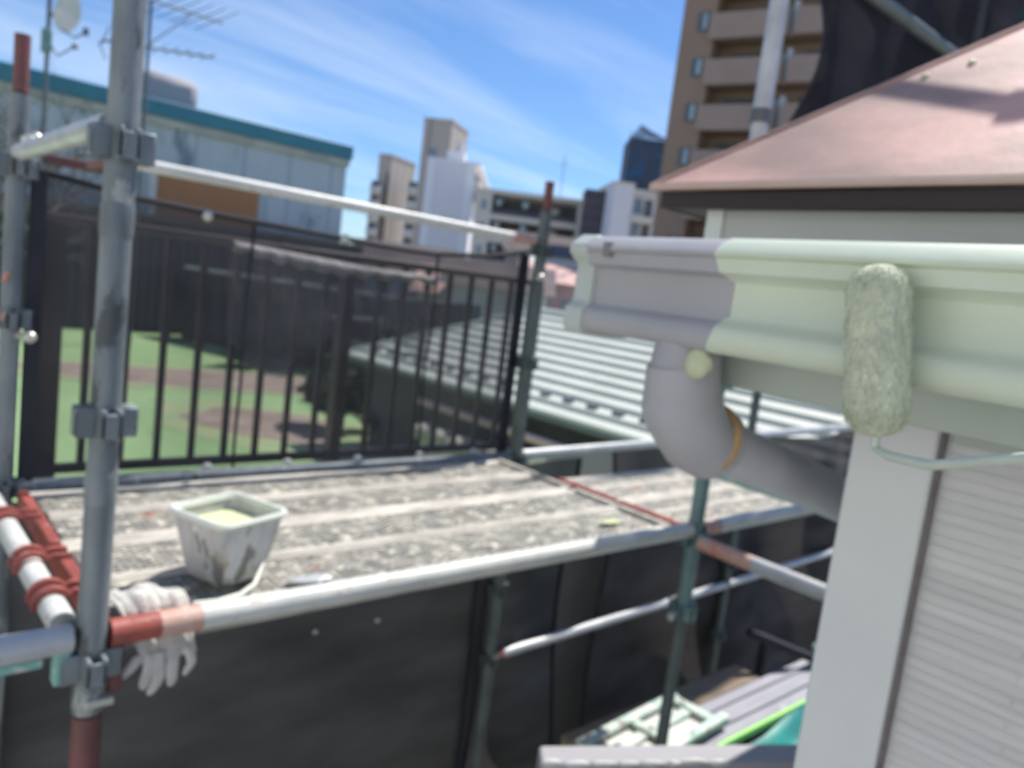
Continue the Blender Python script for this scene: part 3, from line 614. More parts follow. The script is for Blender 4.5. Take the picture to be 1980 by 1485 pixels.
mb = MB(); mb.path([fr.P(6.9, -.4, GZ), fr.P(6.9, -.4, 34)], .07, 8); mb.build('drain_pipe', M['cream'], ht)
mb = MB(); mb.path([fr.P(11.6, -.4, GZ), fr.P(11.6, -.4, 34)], .07, 8); mb.build('drain_pipe', M['cream'], ht)

# ---- antennas
mt = aY((80, 330), 20)
ms = thing('dish_mast', 'thin mast carrying a white satellite dish above the teal roofed building', 'satellite dish', (mt.x, 20, GZ))
MB().rod((mt.x, 20, GZ), (mt.x, 20, 5.0), .045, 8).build('mast', M['dkmetal'], ms)
for (px, py, r_) in ((122, 22, .40),):
    c = aY((px, py), 19.7); ax = Vector((.62, -.62, -.28)).normalized()
    mb = MB(); prof = [(-.02, .02), (-.0, r_*.4), (.05, r_*.8), (.10, r_), (.115, r_), (.07, r_*.8), (.02, r_*.4), (.01, .01)]
    mb.lathe(c, ax, prof, 28); dsh = mb.build('dish', M['dish'], ms)
    e = c+ax*.55+Vector((0, 0, -.22)); MB().path([c+Vector((0, 0, -.38)), c+ax*.3+Vector((0, 0, -.42)), e], .02, 6).box(tuple(e-Vector((.05, .05, .05))), tuple(e+Vector((.05, .05, .09)))).build('feed_arm', M['dkmetal'], ms)
    MB().rod(c, Vector((mt.x, 20, c.z-.1)), .03, 6).build('bracket', M['dkmetal'], ms)
c = aY((90, 75), 20); MB().box((c.x-.09, 19.9, c.z-.28), (c.x+.09, 20.1, c.z+.2)).build('clamp_box', M['mint_grey'], ms, bevel=.02)
e = aY((145, 90), 19.6); MB().path([c, aY((112, 108), 19.8), e], .02, 6).ell(e, .07, .07, .06, 8, 6).build('lower_arm', M['dkmetal'], ms)
my = aY((283, 150), 24)
ya = thing('television_antenna', 'comb shaped television antennas on a mast hidden behind the near scaffold post', 'antenna', (my.x, 24, GZ))
MB().rod((my.x, 24, GZ), (my.x, 24, 6.6), .05, 8).build('mast', M['dkmetal'], ya)
def yagi(p, q, n, l, nm):
    p = aY(p, 24); q = aY(q, 24); mb = MB(); mb.rod(p, q, .028, 6); d = (q-p).normalized(); c = Vector((0, 1, 0)).cross(d).normalized(); el = (Vector((.55, -.8, .35))).normalized()
    for k in range(n):
        s = p.lerp(q, (k+.4)/n); mb.rod(s-el*l/2, s+el*l/2, .014, 5)
    mb.build(nm, M['dkmetal'], ya)
yagi((285, -2), (432, 45), 6, 1.5, 'upper_boom'); yagi((195, 78), (415, 112), 9, .5, 'lower_boom')
for a_, b_ in (((284, 88), (370, 30)), ((197, 82), (212, 52)), ((190, 82), (205, 115))): MB().rod(aY(a_, 24), aY(b_, 24), .018, 5).build('stay', M['dkmetal'], ya)

# ================================================================ SCAFFOLD
yN, yF, xL, xR, PZ = 1.40, 2.38, .344, 2.19, -.71
PR = .0243
def socket(mb, x, y, z, s=1.0):
    for a in range(4):
        c, s_ = math.cos(a*math.pi/2), math.sin(a*math.pi/2)
        Mx = Matrix.Translation((x, y, z)) @ Matrix.Rotation(a*math.pi/2, 4, 'Z')
        mb.box((PR*.7, -.017, -.026*s), (PR+.024, -.008, .026*s), Mx); mb.box((PR*.7, .008, -.026*s), (PR+.024, .017, .026*s), Mx)
        mb.box((PR+.018, -.017, -.024*s), (PR+.024, .017, .020*s), Mx)
def post(x, y, zs, label, base=GZ, sockets=(), collar=None, m='galv', top_pin=None, top_m='red', name='scaffold_post', r=PR, grp='upright scaffold posts'):
    """zs: list of (z0, z1, material)"""
    t = thing(name, label, 'scaffold post', (x, y, zs[0][0]), grp)
    for (z0, z1, mm) in zs: MB().tube((x, y, z0), (x, y, z1), r if mm != top_m or top_pin is None else r*.78, 24).build('tube', M[mm], t)
    for z in sockets:
        mb = MB(); socket(mb, x, y, z); mb.build('socket', M[m], t, bevel=.003)
    if collar:
        for z in collar: MB().path([(x, y, z-.028), (x, y, z-.02), (x, y, z+.02), (x, y, z+.028)], [r*1.01, r*1.07, r*1.07, r*1.01], 24).build('collar', M[m], t)
    return t
pA = post(xL, yN, [(-.83, .95, 'galv'), (-2.6, -.834, 'red_dark')], 'nearest grey scaffold post crossing the photo left of the pail, dark red at its foot', sockets=(.15, -.305, -.74), collar=(.03, -.42, -.80), top_pin=None)
MB().box((xL-.01, yN-PR-.006, -.812), (xL+.035, yN-PR+.004, -.798)).build('wedge_pin', M['bolt'], pA, bevel=.002)
pB = thing('scaffold_post', 'outer left scaffold post with a short red spigot on top, at the net corner', 'scaffold post', (xL, yF, GZ), 'upright scaffold posts')
MB().tube((xL, yF, GZ), (xL, yF, .33), PR, 24).build('tube', M['galv'], pB)
MB().tube((xL, yF, .334), (xL, yF, .475), .0185, 20).build('spigot', M['red_dark'], pB)
for z in (.15, -.24, -.70):
    mb = MB(); socket(mb, xL, yF, z); mb.build('socket', M['galv'], pB, bevel=.002)
for (px, py) in ((58, 652), (70, 268)):
    c = aY((px, py), yF-.06); MB().ell(c, .016, .016, .016, 12, 8).rod(c, (xL, yF, c.z), .008, 8).build('bolt', M['bolt'], pB)
for (px, py) in ((12, 535), (8, 610)):
    c = aY((px, py), yF-PR); MB().path([(c.x-.004, c.y+.004, c.z-.012), (c.x+.004, c.y+.002, c.z+.012)], .006, 8).build('paint_mark', M['red_pale'], pB)
pC = thing('scaffold_post', 'grey scaffold post with a red tip at the right edge of the black net', 'scaffold post', (xR, yF, GZ), 'upright scaffold posts')
MB().tube((xR, yF, GZ), (xR, yF, .33), PR, 24).build('tube', M['galv_dark'], pC)
MB().tube((xR, yF, .334), (xR, yF, .45), .019, 20).build('spigot', M['red_dark'], pC)
for z in (.17, -.30, -.71, -1.30, -1.62):
    mb = MB(); socket(mb, xR, yF, z); mb.build('socket', M['galv_dark'], pC, bevel=.002)
mb = MB(); mb.ell((xR-.02, yF-.035, .06), .022, .02, .016, 10, 8); mb.build('bolt', M['bolt'], pC)
pD = thing('scaffold_post', 'post right of the steel deck, mint grey below and bright above the red roof', 'scaffold post', (2.125, yN, GZ), 'upright scaffold posts')
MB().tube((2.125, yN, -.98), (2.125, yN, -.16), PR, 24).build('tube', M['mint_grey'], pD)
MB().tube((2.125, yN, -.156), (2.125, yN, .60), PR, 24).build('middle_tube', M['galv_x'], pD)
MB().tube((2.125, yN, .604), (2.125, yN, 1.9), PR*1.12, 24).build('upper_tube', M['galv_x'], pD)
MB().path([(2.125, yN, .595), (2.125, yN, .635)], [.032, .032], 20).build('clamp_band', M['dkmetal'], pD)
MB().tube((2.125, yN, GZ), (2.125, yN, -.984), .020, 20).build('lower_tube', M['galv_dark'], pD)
for z in (-.20, -.73, -.98, 1.15):
    mb = MB(); socket(mb, 2.125, yN, z); mb.build('socket', M['mint_grey'], pD, bevel=.002)
c = aY((1297, 1192), yN-.02); MB().ell(c, .014, .014, .014, 10, 8).rod(c, (2.125, yN, c.z), .007, 6).build('bolt', M['bolt'], pD)
pE = thing('scaffold_post', 'thin grey far scaffold post right of the mint grey post', 'scaffold post', (4.02, yF, GZ), 'upright scaffold posts')
MB().tube((4.02, yF, GZ), (4.02, yF, -.25), PR, 20).build('tube', M['galv_dark'], pE)
for z in (-.75, -1.45, -1.9):
    mb = MB(); socket(mb, 4.02, yF, z); mb.build('socket', M['galv_dark'], pE)
def pipe(name, label, segs, r=PR, cat='scaffold pipe', grp='level scaffold pipes', ends=True):
    a = Vector(segs[0][0]); t = thing(name, label, cat, tuple(a), grp)
    for (p, q, mm, nm) in segs: MB().tube(p, q, r, 22).build(nm, M[mm], t)
    return t, a
def pipe_ends(t, p, q):  # wedge end brackets
    p, q = Vector(p), Vector(q); d = (q-p).normalized()
    for e, s in ((p, 1), (q, -1)):
        mb = MB(); c = e; mb.box((c.x-.011, c.y-.011, c.z-.045), (c.x+.011, c.y+.011, c.z+.03)); mb.build('wedge_bracket', M['red'], t, bevel=.003)
t, _ = pipe('guard_rail', 'cream guard rail with a salmon right end above the black net', [((.60, yF, .214), (2.02, yF, .205), 'white_pipe', 'tube'), ((2.021, yF, .205), (2.14, yF, .204), 'red_pale', 'painted_end')], .0175, 'guard rail', 'guard rails')
MB().box((.40, yF-.012, .17), (.598, yF+.012, .195)).build('rail_bracket', M['red_dark'], t, bevel=.003)
t, _ = pipe('guard_rail', 'short grey guard rail joining the outer left post to the nearest post', [((xL, 2.345, .185), (xL, 1.47, .188), 'galv_x', 'tube')], .021, 'guard rail', 'guard rails')
mb = MB(); mb.ell((xL+.012, 2.30, .214), .02, .03, .014, 12, 8); mb.build('wedge_head', M['bolt'], t)
MB().box((xL-.008, 1.44, .118), (xL+.008, 1.60, .132)).build('rail_bracket', M['red_dark'], t, bevel=.003)
t, _ = pipe('ledger_pipe', 'grey toe pipe running along the foot of the black net', [((.375, yF, -.703), (2.155, yF, -.706), 'galv', 'tube')])
for k in range(13):
    x = .55+k*.125; MB().box((x-.012, yF-.014, -.742), (x+.012, yF+.014, -.724)).build('plank_clip', M['galv_dark'], t)
for k in range(6): MB().ell((.62+k*.27, yF+.012, -.675), .016, .014, .012, 8, 6).build('net_tie', M['whitish'], t)
t, _ = pipe('ledger_pipe', 'bright grey toe pipe beyond the net post, below the ribbed roof', [((2.225, yF, -.700), (5.4, yF, -.650), 'galv_x', 'tube')], .0235)
t, _ = pipe('ledger_pipe', 'near edge pipe of the steel deck, worn white with a red end by the glove', [((.372, yN, -.690), (.455, yN, -.691), 'red', 'red_end'), ((.4552, yN, -.691), (.53, yN, -.691), 'red_pale', 'faded_end'), ((.5302, yN, -.691), (2.0, yN, -.70), 'white_pipe', 'tube'), ((2.001, yN, -.70), (2.09, yN, -.70), 'white_pipe', 'end_tube')])
MB().box((.372, yN-.012, -.80), (.396, yN+.012, -.70)).build('wedge_bracket', M['red_dark'], t, bevel=.004)
t, _ = pipe('ledger_pipe', 'worn cream edge pipe right of the mint grey post with a salmon end', [((2.155, yN, -.705), (2.25, yN, -.705), 'red_pale', 'painted_end'), ((2.251, yN, -.705), (3.05, yN, -.702), 'white_pipe', 'tube')])
t, _ = pipe('ledger_pipe', 'grey pipe with a red tip crossing the dark gap below the deck', [((2.262, yF, -1.615), (5.5, yF, -1.560), 'galv_x', 'tube'), ((2.225, yF, -1.616), (2.26, yF, -1.615), 'red', 'red_tip')], .0225)
t, _ = pipe('ledger_pipe', 'pipe from the mint grey post towards the house, salmon at first and then grey', [((2.115, 1.365, -.735), (2.115, 1.17, -.738), 'red_pale', 'painted_end'), ((2.115, 1.169, -.738), (2.115, .35, -.742), 'galv_x', 'tube')])
t, _ = pipe('ledger_pipe', 'thin mint pipe seen along the lower side of the downpipe', [((2.12, 1.365, -.500), (2.12, .35, -.515), 'mint', 'tube')], .0175)
t, _ = pipe('ledger_pipe', 'shiny grey pipe with a mint underside at the left edge of the photo', [((-1.2, yN, -.687), (.312, yN, -.687), 'galv_x', 'tube')])
MB().box((-1.2, yN-.011, -.728), (.27, yN+.011, -.709)).build('under_rail', M['mint'], t, bevel=.004)
MB().box((.285, yN-.014, -.765), (.311, yN+.014, -.705)).build('wedge_bracket', M['mint'], t, bevel=.004)
lx = .303
t, _ = pipe('ledger_pipe', 'pale round pipe gripped by the red plank hooks at the left', [((lx, 2.34, -.695), (lx, 1.425, -.672), 'white_pipe', 'tube')], .023)
t, _ = pipe('ledger_pipe', 'pipe carrying the deck ends below the red cross bars', [((2.115, 2.34, -.745), (2.115, 1.43, -.745), 'galv_dark', 'tube')], .021)

# ---- steel decks
def plank(x0, x1, y0, y1, label, hookends=(True, True), ends=('red', 'red')):
    t = thing('scaffold_plank', label, 'scaffold plank', (x0, (y0+y1)/2, PZ), 'steel mesh scaffold planks')
    zt = PZ+.002
    MB().grid(lambda u, v: Vector((x0+.012+(x1-x0-.024)*u, y0+.03+(y1-y0-.06)*v, zt+.0015*math.sin(u*40)*math.sin(v*3))), 24, 4).build('deck', M['deck'], t)
    for (ya, yb) in ((y0, y0+.03), (y1-.03, y1)):
        MB().prism([(x0, ya, PZ-.040), (x0, yb, PZ-.040), (x0, yb, PZ+.004), (x0, (ya+yb)/2+.006, PZ+.011), (x0, (ya+yb)/2-.006, PZ+.011), (x0, ya, PZ+.004)], (x1-x0, 0, 0)).build('side_rail', M['cream'], t)
    wd = y1-y0; nr = 1
    for k in range(nr):
        yc = y0 + wd*(k+1)/(nr+1)
        MB().prism([(x0+.01, yc-.022, PZ+.003), (x0+.01, yc-.012, PZ+.013), (x0+.01, yc+.012, PZ+.013), (x0+.01, yc+.022, PZ+.003)], (x1-x0-.02, 0, 0)).build('rib', M['cream'], t)
        MB().prism([(x0+.01, yc-.07, PZ-.012), (x0+.01, yc-.05, PZ-.003), (x0+.01, yc+.05, PZ-.003), (x0+.01, yc+.07, PZ-.012)], (x1-x0-.02, 0, 0)).build('under_channel', M['galv_dark'], t)
    mb = MB()
    for k in range(6):
        xx = x0+.2+k*(x1-x0-.4)/5; mb.box((xx-.012, y0+.03, PZ-.03), (xx+.012, y1-.03, PZ-.013))
    mb.build('cross_member', M['galv_dark'], t)
    for i, xe in enumerate((x0, x1)):
        if not hookends[i]: continue
        s = -1 if i == 0 else 1
        MB().box((min(xe, xe+s*.026), y0+.006, PZ-.038), (max(xe, xe+s*.026), y1-.006, PZ+.016)).build('end_bar', M[ends[i]], t, bevel=.005)
    return t
def hook(t, y, xe, lx_, lz):
    # flat curved hook: a band reaching from the end bar over the pipe
    pts = []; n = 14
    for k in range(n+1):
        a = R(20 + 175*k/n); pts.append((lx_+.034*math.cos(a), lz+.034*math.sin(a)))
    prof = [(xe+.002, lz+.022), (lx_+.036, lz+.024)] + pts[1:]
    outer = [(lx_+(px-lx_)*1.0, pz) for px, pz in prof]
    vs = []; th = .011
    inner = []
    for i, (px, pz) in enumerate(prof):
        a = Vector((px-lx_, pz-lz)); 
        if i < 2: inner.append((px, pz-th))
        else: a.normalize(); inner.append((px-a.x*th, pz-a.y*th))
    mb = MB(); v = []
    for yy in (y-.0065, y+.0065):
        v += [(p[0], yy, p[1]) for p in prof] + [(p[0], yy, p[1]) for p in inner]
    m = len(prof); fs = []
    for i in range(m-1):
        fs += [(i, i+1, m+i+1, m+i), (2*m+i, 3*m+i, 3*m+i+1, 2*m+i+1), (i, 2*m+i, 2*m+i+1, i+1), (m+i, m+i+1, 3*m+i+1, 3*m+i)]
    fs += [(m-1, 3*m-1, 4*m-1, 2*m-1), (0, m, 3*m, 2*m)]
    mb.add(v, fs); return mb.build('hook', M['red'], t, bevel=.002)
P1 = plank(.395, 2.04, 1.447, 1.895, 'near steel mesh scaffold plank under the pail, with red hooks at its left end', ends=('red', 'cream'))
P2 = plank(.395, 2.04, 1.905, 2.335, 'far steel mesh scaffold plank along the toe pipe behind the pail', ends=('red', 'cream'))
P3 = plank(2.12, 2.98, 1.435, 1.72, 'near plank of the next deck bay, right of the red cross bars')
P4 = plank(2.12, 2.98, 1.73, 2.03, 'far plank of the next deck bay with a yellowed outer edge', ends=('red', 'cream'))
for y in (1.90-.38, 1.90-.34, 1.90-.19, 1.90-.15): hook(P1, y, .37, lx, -.672)
for y in (2.02, 2.06): hook(P2, y, .37, lx, -.684)
# paint splashes and a dropped scraper-like scrap on the deck
for (pt, m_, lab, r_) in (((600, 1118), 'galv_x', 'small pale grey puddle of dried paint near the edge pipe, right of the pail', .034), ((1180, 1008), 'paint', 'yellow green dried paint blot on the deck beside the red cross bars', .03)):
    c = aZ(pt, PZ+.014); mb = MB(); rnd = random.Random(3)
    mb.ell((c.x, c.y, PZ+.013), r_*1.5, r_*.7, .005, 22, 6, fn=lambda d: 1+.18*math.sin(5*d.x+3*d.y*2)); o = mb.build('paint_blot', M[m_], org=(c.x, c.y, PZ)); tag(o, lab, 'paint blot')

# ---- nets
def net_thing(name, label, grp='black mesh scaffold nets'): return thing(name, label, 'scaffold net', (0, 2.38, 0), grp)
topz = [(.395, .150), (.653, .121), (.95, .108), (1.255, .099), (1.5, .092), (1.682, .092), (1.95, .118), (2.15, .162)]
def tz(x):
    for (a, za), (b_, zb_) in zip(topz, topz[1:]):
        if x <= b_: return za + (zb_-za)*(x-a)/(b_-a)
    return topz[-1][1]
n1_ = net_thing('scaffold_net', 'upper see through black mesh net sagging between two scaffold posts')
def nf(u, v):
    x = .395 + (2.15-.395)*u; zt = tz(x); z = zt + (-.70-zt)*v
    return Vector((x, yF+.03+.010*math.sin(x*9+z*3)+.007*math.sin(z*14+x*4), z))
MB().grid(nf, 60, 30).build('mesh', M['net'], n1_)
MB().path([nf(k/60, 0)+Vector((0, 0, 0)) for k in range(61)], .009, 8).build('top_hem', M['black'], n1_)
MB().box((.376, yF-.012, -.70), (.412, yF+.014, .150)).build('side_hem', M['black'], n1_, bevel=.004)
MB().box((2.105, yF+.018, -.70), (2.150, yF+.034, .150)).build('side_hem', M['black'], n1_, bevel=.004)
for (px, py) in ((402, 418), (668, 462)):
    c = aY((px, py), yF); MB().ell(c, .016, .012, .016, 12, 8).build('eyelet', M['bolt'], n1_)
# sagging bundle of folded net hung on the fence rail
bn = thing('folded_net', 'sunlit folded grey net bundle hanging over the brown fence rail', 'net', (1.7, FY-.06, 0))
def bf(u, v):
    p = aY((450+390*u, 470+ (75*u if u < .62 else 46.5+ (u-.62)*60)), FY-.05); top = Vector((p.x, FY-.05, p.z+.005))
    dz = .022+.026*math.sin(math.pi*min(1, u*1.1))+.008*math.sin(u*60)
    return top + Vector((0, -.018*math.sin(math.pi*v)-.006*math.sin(u*75+v*3), -dz*v))
MB().grid(bf, 90, 8).build('bundle', mat('net_bundle', (.72, .68, .64), (.46, .44, .42), 20, .9, 0, .5, 60, stretch=(2, 1, .5)), bn, solid=.004)
def drape(u, v):
    p = bf(u, 1); z = p.z + (-.30-.12*math.sin(u*7))*v
    return Vector((p.x+.01*math.sin(z*20), p.y+.012*math.sin(p.x*38)+.01*v, z))
MB().grid(drape, 90, 8).build('hanging_mesh', net_mat('hang_mesh', (.20, .20, .23), .45, .18, 14), bn)
for u0 in (.335, .745):
    MB().path([nf(u0, k/30)+Vector((0, -.004, 0)) for k in range(31)], .005, 6).build('seam', M['black'], n1_)
def flat_net(name, label, x0, x1, z0, z1, y, m, amp=.010, k1=2.3, hemL=True, hemR=True, skew=0):
    t = net_thing(name, label)
    def g(u, v):
        z = z1+(z0-z1)*v; x = x0+(x1-x0)*u + skew*(z-z1)
        return Vector((x, y+amp*math.sin(x*k1+z*2.1)+amp*.7*math.sin(z*4+x*3), z))
    MB().grid(g, 40, 40).build('mesh', M[m], t)
    if hemL: MB().path([g(0, k/40)+Vector((0, -.006, 0)) for k in range(41)], .010, 6).build('hem', M['black'], t)
    if hemR: MB().path([g(1, k/40)+Vector((0, -.006, 0)) for k in range(41)], .010, 6).build('hem', M['black'], t)
    return t
flat_net('scaffold_net', 'large dark grey net panel filling the lower left under the deck', .36, 2.115, GZ, -.75, yF+.045, 'net_dense')
t = flat_net('scaffold_net', 'narrow dark net panel right of the post below the deck, with curved folds', 2.165, 2.66, GZ, -.75, yF+.05, 'net_dense', .04, 6)
flat_net('scaffold_net', 'black net wall behind the lower right pipes', 2.95, 7.2, GZ, -.72, yF+.09, 'net_dark', .05, 5)
flat_net('scaffold_net', 'dark net panel at the far left beside the outer scaffold post', -2.6, .31, GZ, -.78, yF+.05, 'net_dark', .03, 5)
# white specks caught on the big net
for (px, py) in ((730, 1200), (610, 1222)):
    c = aY((px, py), yF+.028); o = MB().ell(c, .012, .006, .008, 10, 6).build('paint_spot', M['whitish'], org=tuple(c)); tag(o, 'pale paint speck on the large dark net, ' + ('the right hand one' if px == 730 else 'the left hand one'), 'paint speck')
# behind the gap: beige wall, dark downpipe
bw = MB().box((4.2, 4.2, GZ), (6.2, 4.4, -1.25)).build('beige_wall', M['beige'], org=(4, 3.3, GZ), bevel=.01); tag(bw, 'beige wall strip seen in the gap between the dark nets', 'wall')
dp = thing('dark_downpipe', 'dark bent downpipe in front of the beige wall strip', 'downpipe', (3.3, 3.0, GZ))
pts = [aY(p, 3.0) for p in ((1195, 1072), (1150, 1092), (1125, 1120), (1095, 1180), (1083, 1230), (1075, 1330), (1060, 1470))]
pts[-1].z = GZ; MB().path(pts, [.035, .045, .035, .032, .032, .035, .035], 14).build('pipe', M['black'], dp)
MB().box((3.27, 2.95, -2.2), (3.50, 3.08, -2.12)).build('bracket', M['galv_dark'], dp)
# black rail frame bottom
br = thing('black_handrail', 'short black handrail frame in the dark area at lower right', 'handrail', (3.3, 1.9, GZ))
p0, p1 = aY((1448, 1222), 1.95), aX((1560, 1275), 4.1); p1 = aY((1575, 1275), 1.75)
MB().path([p0, p1], .024, 10).build('rail', M['black'], br); q = aY((1478, 1240), 1.92); MB().path([q, (q.x, q.y, GZ)], .022, 10).build('upright', M['black'], br)
for (px, py) in ((1115, 1365), ):
    q = aY((px, py), 2.9); q2 = aY((1225, 1420), 2.5); MB().path([q, q2], .03, 10).build('lower_rail', M['black'], br); MB().path([q, (q.x, q.y, GZ)], .03, 10).build('lower_upright', M['black'], br)

# ---- lower deck at bottom right
LZ = -1.8
ldk = thing('scaffold_plank', 'lavender grey lower plank at the bottom right below the black handrail', 'scaffold plank', (3, 1.7, LZ), 'steel mesh scaffold planks')
MB().box((2.45, 1.60, LZ-.05), (4.6, 1.835, LZ)).build('deck', M['deckgrey'], ldk, bevel=.006)
MB().box((2.45, 1.66, LZ+.002), (4.6, 1.70, LZ+.014)).box((2.45, 1.76, LZ+.002), (4.6, 1.78, LZ+.012)).build('rib', M['deckgrey'], ldk, bevel=.003)
ldk2 = thing('scaffold_plank', 'weathered brown board edge behind the lavender grey lower plank', 'scaffold plank', (3, 1.9, LZ), 'steel mesh scaffold planks')
MB().box((2.3, 1.85, LZ-.06), (3.6, 2.0, LZ-.01)).build('board', M['wood'], ldk2, bevel=.006)
mbd = thing('mint_step_frame', 'chipped mint painted steel step frame lying on the lower plank', 'step frame', (2.6, 1.7, LZ))
Mx = Matrix.Translation((2.60, 1.775, LZ+.03)) @ Matrix.Rotation(R(4), 4, 'Z')
MB().box((-.36, .07, 0), (.33, .115, .035), Mx).box((-.36, -.16, 0), (.38, -.115, .035), Mx).build('side_bar', M['mint_pale'], mbd, bevel=.008)
MB().box((-.36, -.114, .004), (-.30, .069, .03), Mx).box((-.05, -.114, .004), (.0, .069, .03), Mx).box((.27, -.114, .004), (.325, .069, .03), Mx).box((-.3, -.03, .002), (.3, .02, .02), Mx).build('rung', M['mint_pale'], mbd, bevel=.006)
MB().box((-.34, -.11, -.012), (.3, .065, .0), Mx).build('splashed_plate', M['white_pipe'], mbd)
lp = MB().box((2.55, 1.572, LZ-.02), (4.6, 1.590, LZ+.012)).build('lime_strip', M['lime'], org=(3, 1.58, LZ), bevel=.003); tag(lp, 'bright lime green strip along the near side of the lower plank', 'strip')
ts = thing('teal_sheet', 'creased teal green sheet below the lime strip at the bottom right', 'sheet', (3.2, 1.4, LZ))
MB().grid(lambda u, v: Vector((2.5+2.2*u, 1.568-.6*v, LZ-.04-.25*v+.03*math.sin(u*17+v*5)+.02*math.sin(v*19+u*4))), 50, 30).build('sheet', M['teal_sheet'], ts)
MB().path([(2.5, 1.42, LZ-.02), (4.7, 1.40, LZ-.03)], .012, 8).build('dark_edge_cord', M['black'], ts)
mc = MB().ell(aY((1590, 1255), 1.75), .07, .05, .03, 14, 8, fn=lambda d: 1+.12*math.sin(d.x*9+d.y*5)).build('clamp', M['mint'], org=tuple(aY((1590, 1255), 1.75))); tag(mc, 'chipped mint scaffold clamp at the end of the black handrail by the corner board', 'clamp')
# pale gutter at the very bottom
g0, g1 = aD((1045, 1486), 1.72), aD((1640, 1482), 1.72)
lg = thing('lower_gutter', 'light lavender gutter edge running along the bottom of the photo', 'gutter', tuple(g0))
dv = (g1-g0).normalized(); sd = Vector((-dv.y, dv.x, 0)).normalized()
MB().prism([g0+Vector((0, 0, .012)), g0+sd*.09+Vector((0, 0, -.0)), g0+sd*.09+Vector((0, 0, -.1)), g0+Vector((0, 0, -.1))], dv*.85).build('trough', M['gutter_old'], lg, bevel=.008)
mb = MB()
rnd = random.Random(5)
tpos = .004
for k in range(8):
    ln = rnd.uniform(.018, .055); a_ = g0+dv*tpos+sd*rnd.uniform(0, .008)+Vector((0, 0, .009)); b_ = a_+dv*ln
    mb.path([a_, a_.lerp(b_, .2), a_.lerp(b_, .7), b_], [.003, rnd.uniform(.006, .009), rnd.uniform(.005, .009), .003], 8); tpos += ln+rnd.uniform(.003, .014)
mb.build('dried_paint', M['whitish'], lg)

# ---- pail
def pail():
    cx, cy, z0, z1 = .650, 1.590, PZ+.013, -.545
    t = thing('paint_pail', 'square tapered white paint pail, splashed grey and brown, on the steel deck', 'pail', (cx, cy, z0))
    def ring(c, hs, z, rc, rot, n=7):
        v = []
        for q in range(4):
            a0 = q*math.pi/2
            sx, sy = (1, 1) if q == 0 else (-1, 1) if q == 1 else (-1, -1) if q == 2 else (1, -1)
            for k in range(n+1):
                a = a0+math.pi/2*k/n; x = sx*(hs-rc)+rc*math.cos(a); y = sy*(hs-rc)+rc*math.sin(a)
                v.append(Vector((c[0]+x*math.cos(rot)-y*math.sin(rot), c[1]+x*math.sin(rot)+y*math.cos(rot), z)))
        return v
    def loft(rings, capb=False, capt=False):
        mb = MB(); n = len(rings[0]); v = [p for r in rings for p in r]
        fs = [(i*n+k, i*n+(k+1) % n, (i+1)*n+(k+1) % n, (i+1)*n+k) for i in range(len(rings)-1) for k in range(n)]
        if capb: fs.append(tuple(range(n))[::-1])
        if capt: fs.append(tuple((len(rings)-1)*n+k for k in range(n)))
        return mb.add(v, fs)
    rot = R(19); C = lambda f: (cx-.007*f, cy-.012*f)
    L_ = lambda f: z0+(z1-z0)*f
    hs = lambda f: .060+.026*f**.8
    body = [ring(C(0), .052, z0, .018, rot), ring(C(0), .060, z0+.006, .02, rot)] + [ring(C(f), hs(f), L_(f), .024, rot) for f in (.15, .3, .5, .7, .85, 1)]
    inner = [ring(C(f), hs(f)-.003, L_(f), .022, rot) for f in (1, .7, .55)]
    loft(body + inner, True, False).build('body', M['pail'], t)
    loft([ring(C(.80), hs(.80)-.0035, L_(.80), .021, rot), ring(C(.805), .01, L_(.80), .004, rot)], False, True).build('paint', M['paint'], t)
    loft([ring(C(.97), .087, L_(.93), .03, rot), ring(C(1), .093, L_(.95), .032, rot), ring(C(1), .095, L_(1.0), .032, rot), ring(C(1), .091, L_(1.035), .030, rot), ring(C(1), .084, L_(1.03), .026, rot), ring(C(1), .080, L_(.96), .024, rot)]).build('rim', M['pail_rim'], t)
    # streaks of paint inside the wall
    # wire handle folded down in front of the base
    hp = [aZ(p, PZ+.02) for p in ((372, 1168), (420, 1163), (465, 1150), (492, 1130))]
    hp = [Vector((cx-.075, cy-.055, L_(.86)))] + [Vector((.60, 1.50, PZ+.06))] + hp + [Vector((cx+.080, cy-.03, L_(.35))), Vector((cx+.088, cy-.02, L_(.86)))]
    hp = hp[2:]
    MB().path(hp, .0055, 10).build('handle', M['pail_rim'], t)
    for f_, s in ((.86, -1), (.86, 1)): 
        c = Vector((cx+s*.086*math.cos(rot), cy+s*.086*math.sin(rot)-.01, L_(f_))); MB().ell(c, .011, .011, .011, 12, 8).build('handle_lug', M['pail_rim'], t)
pail()

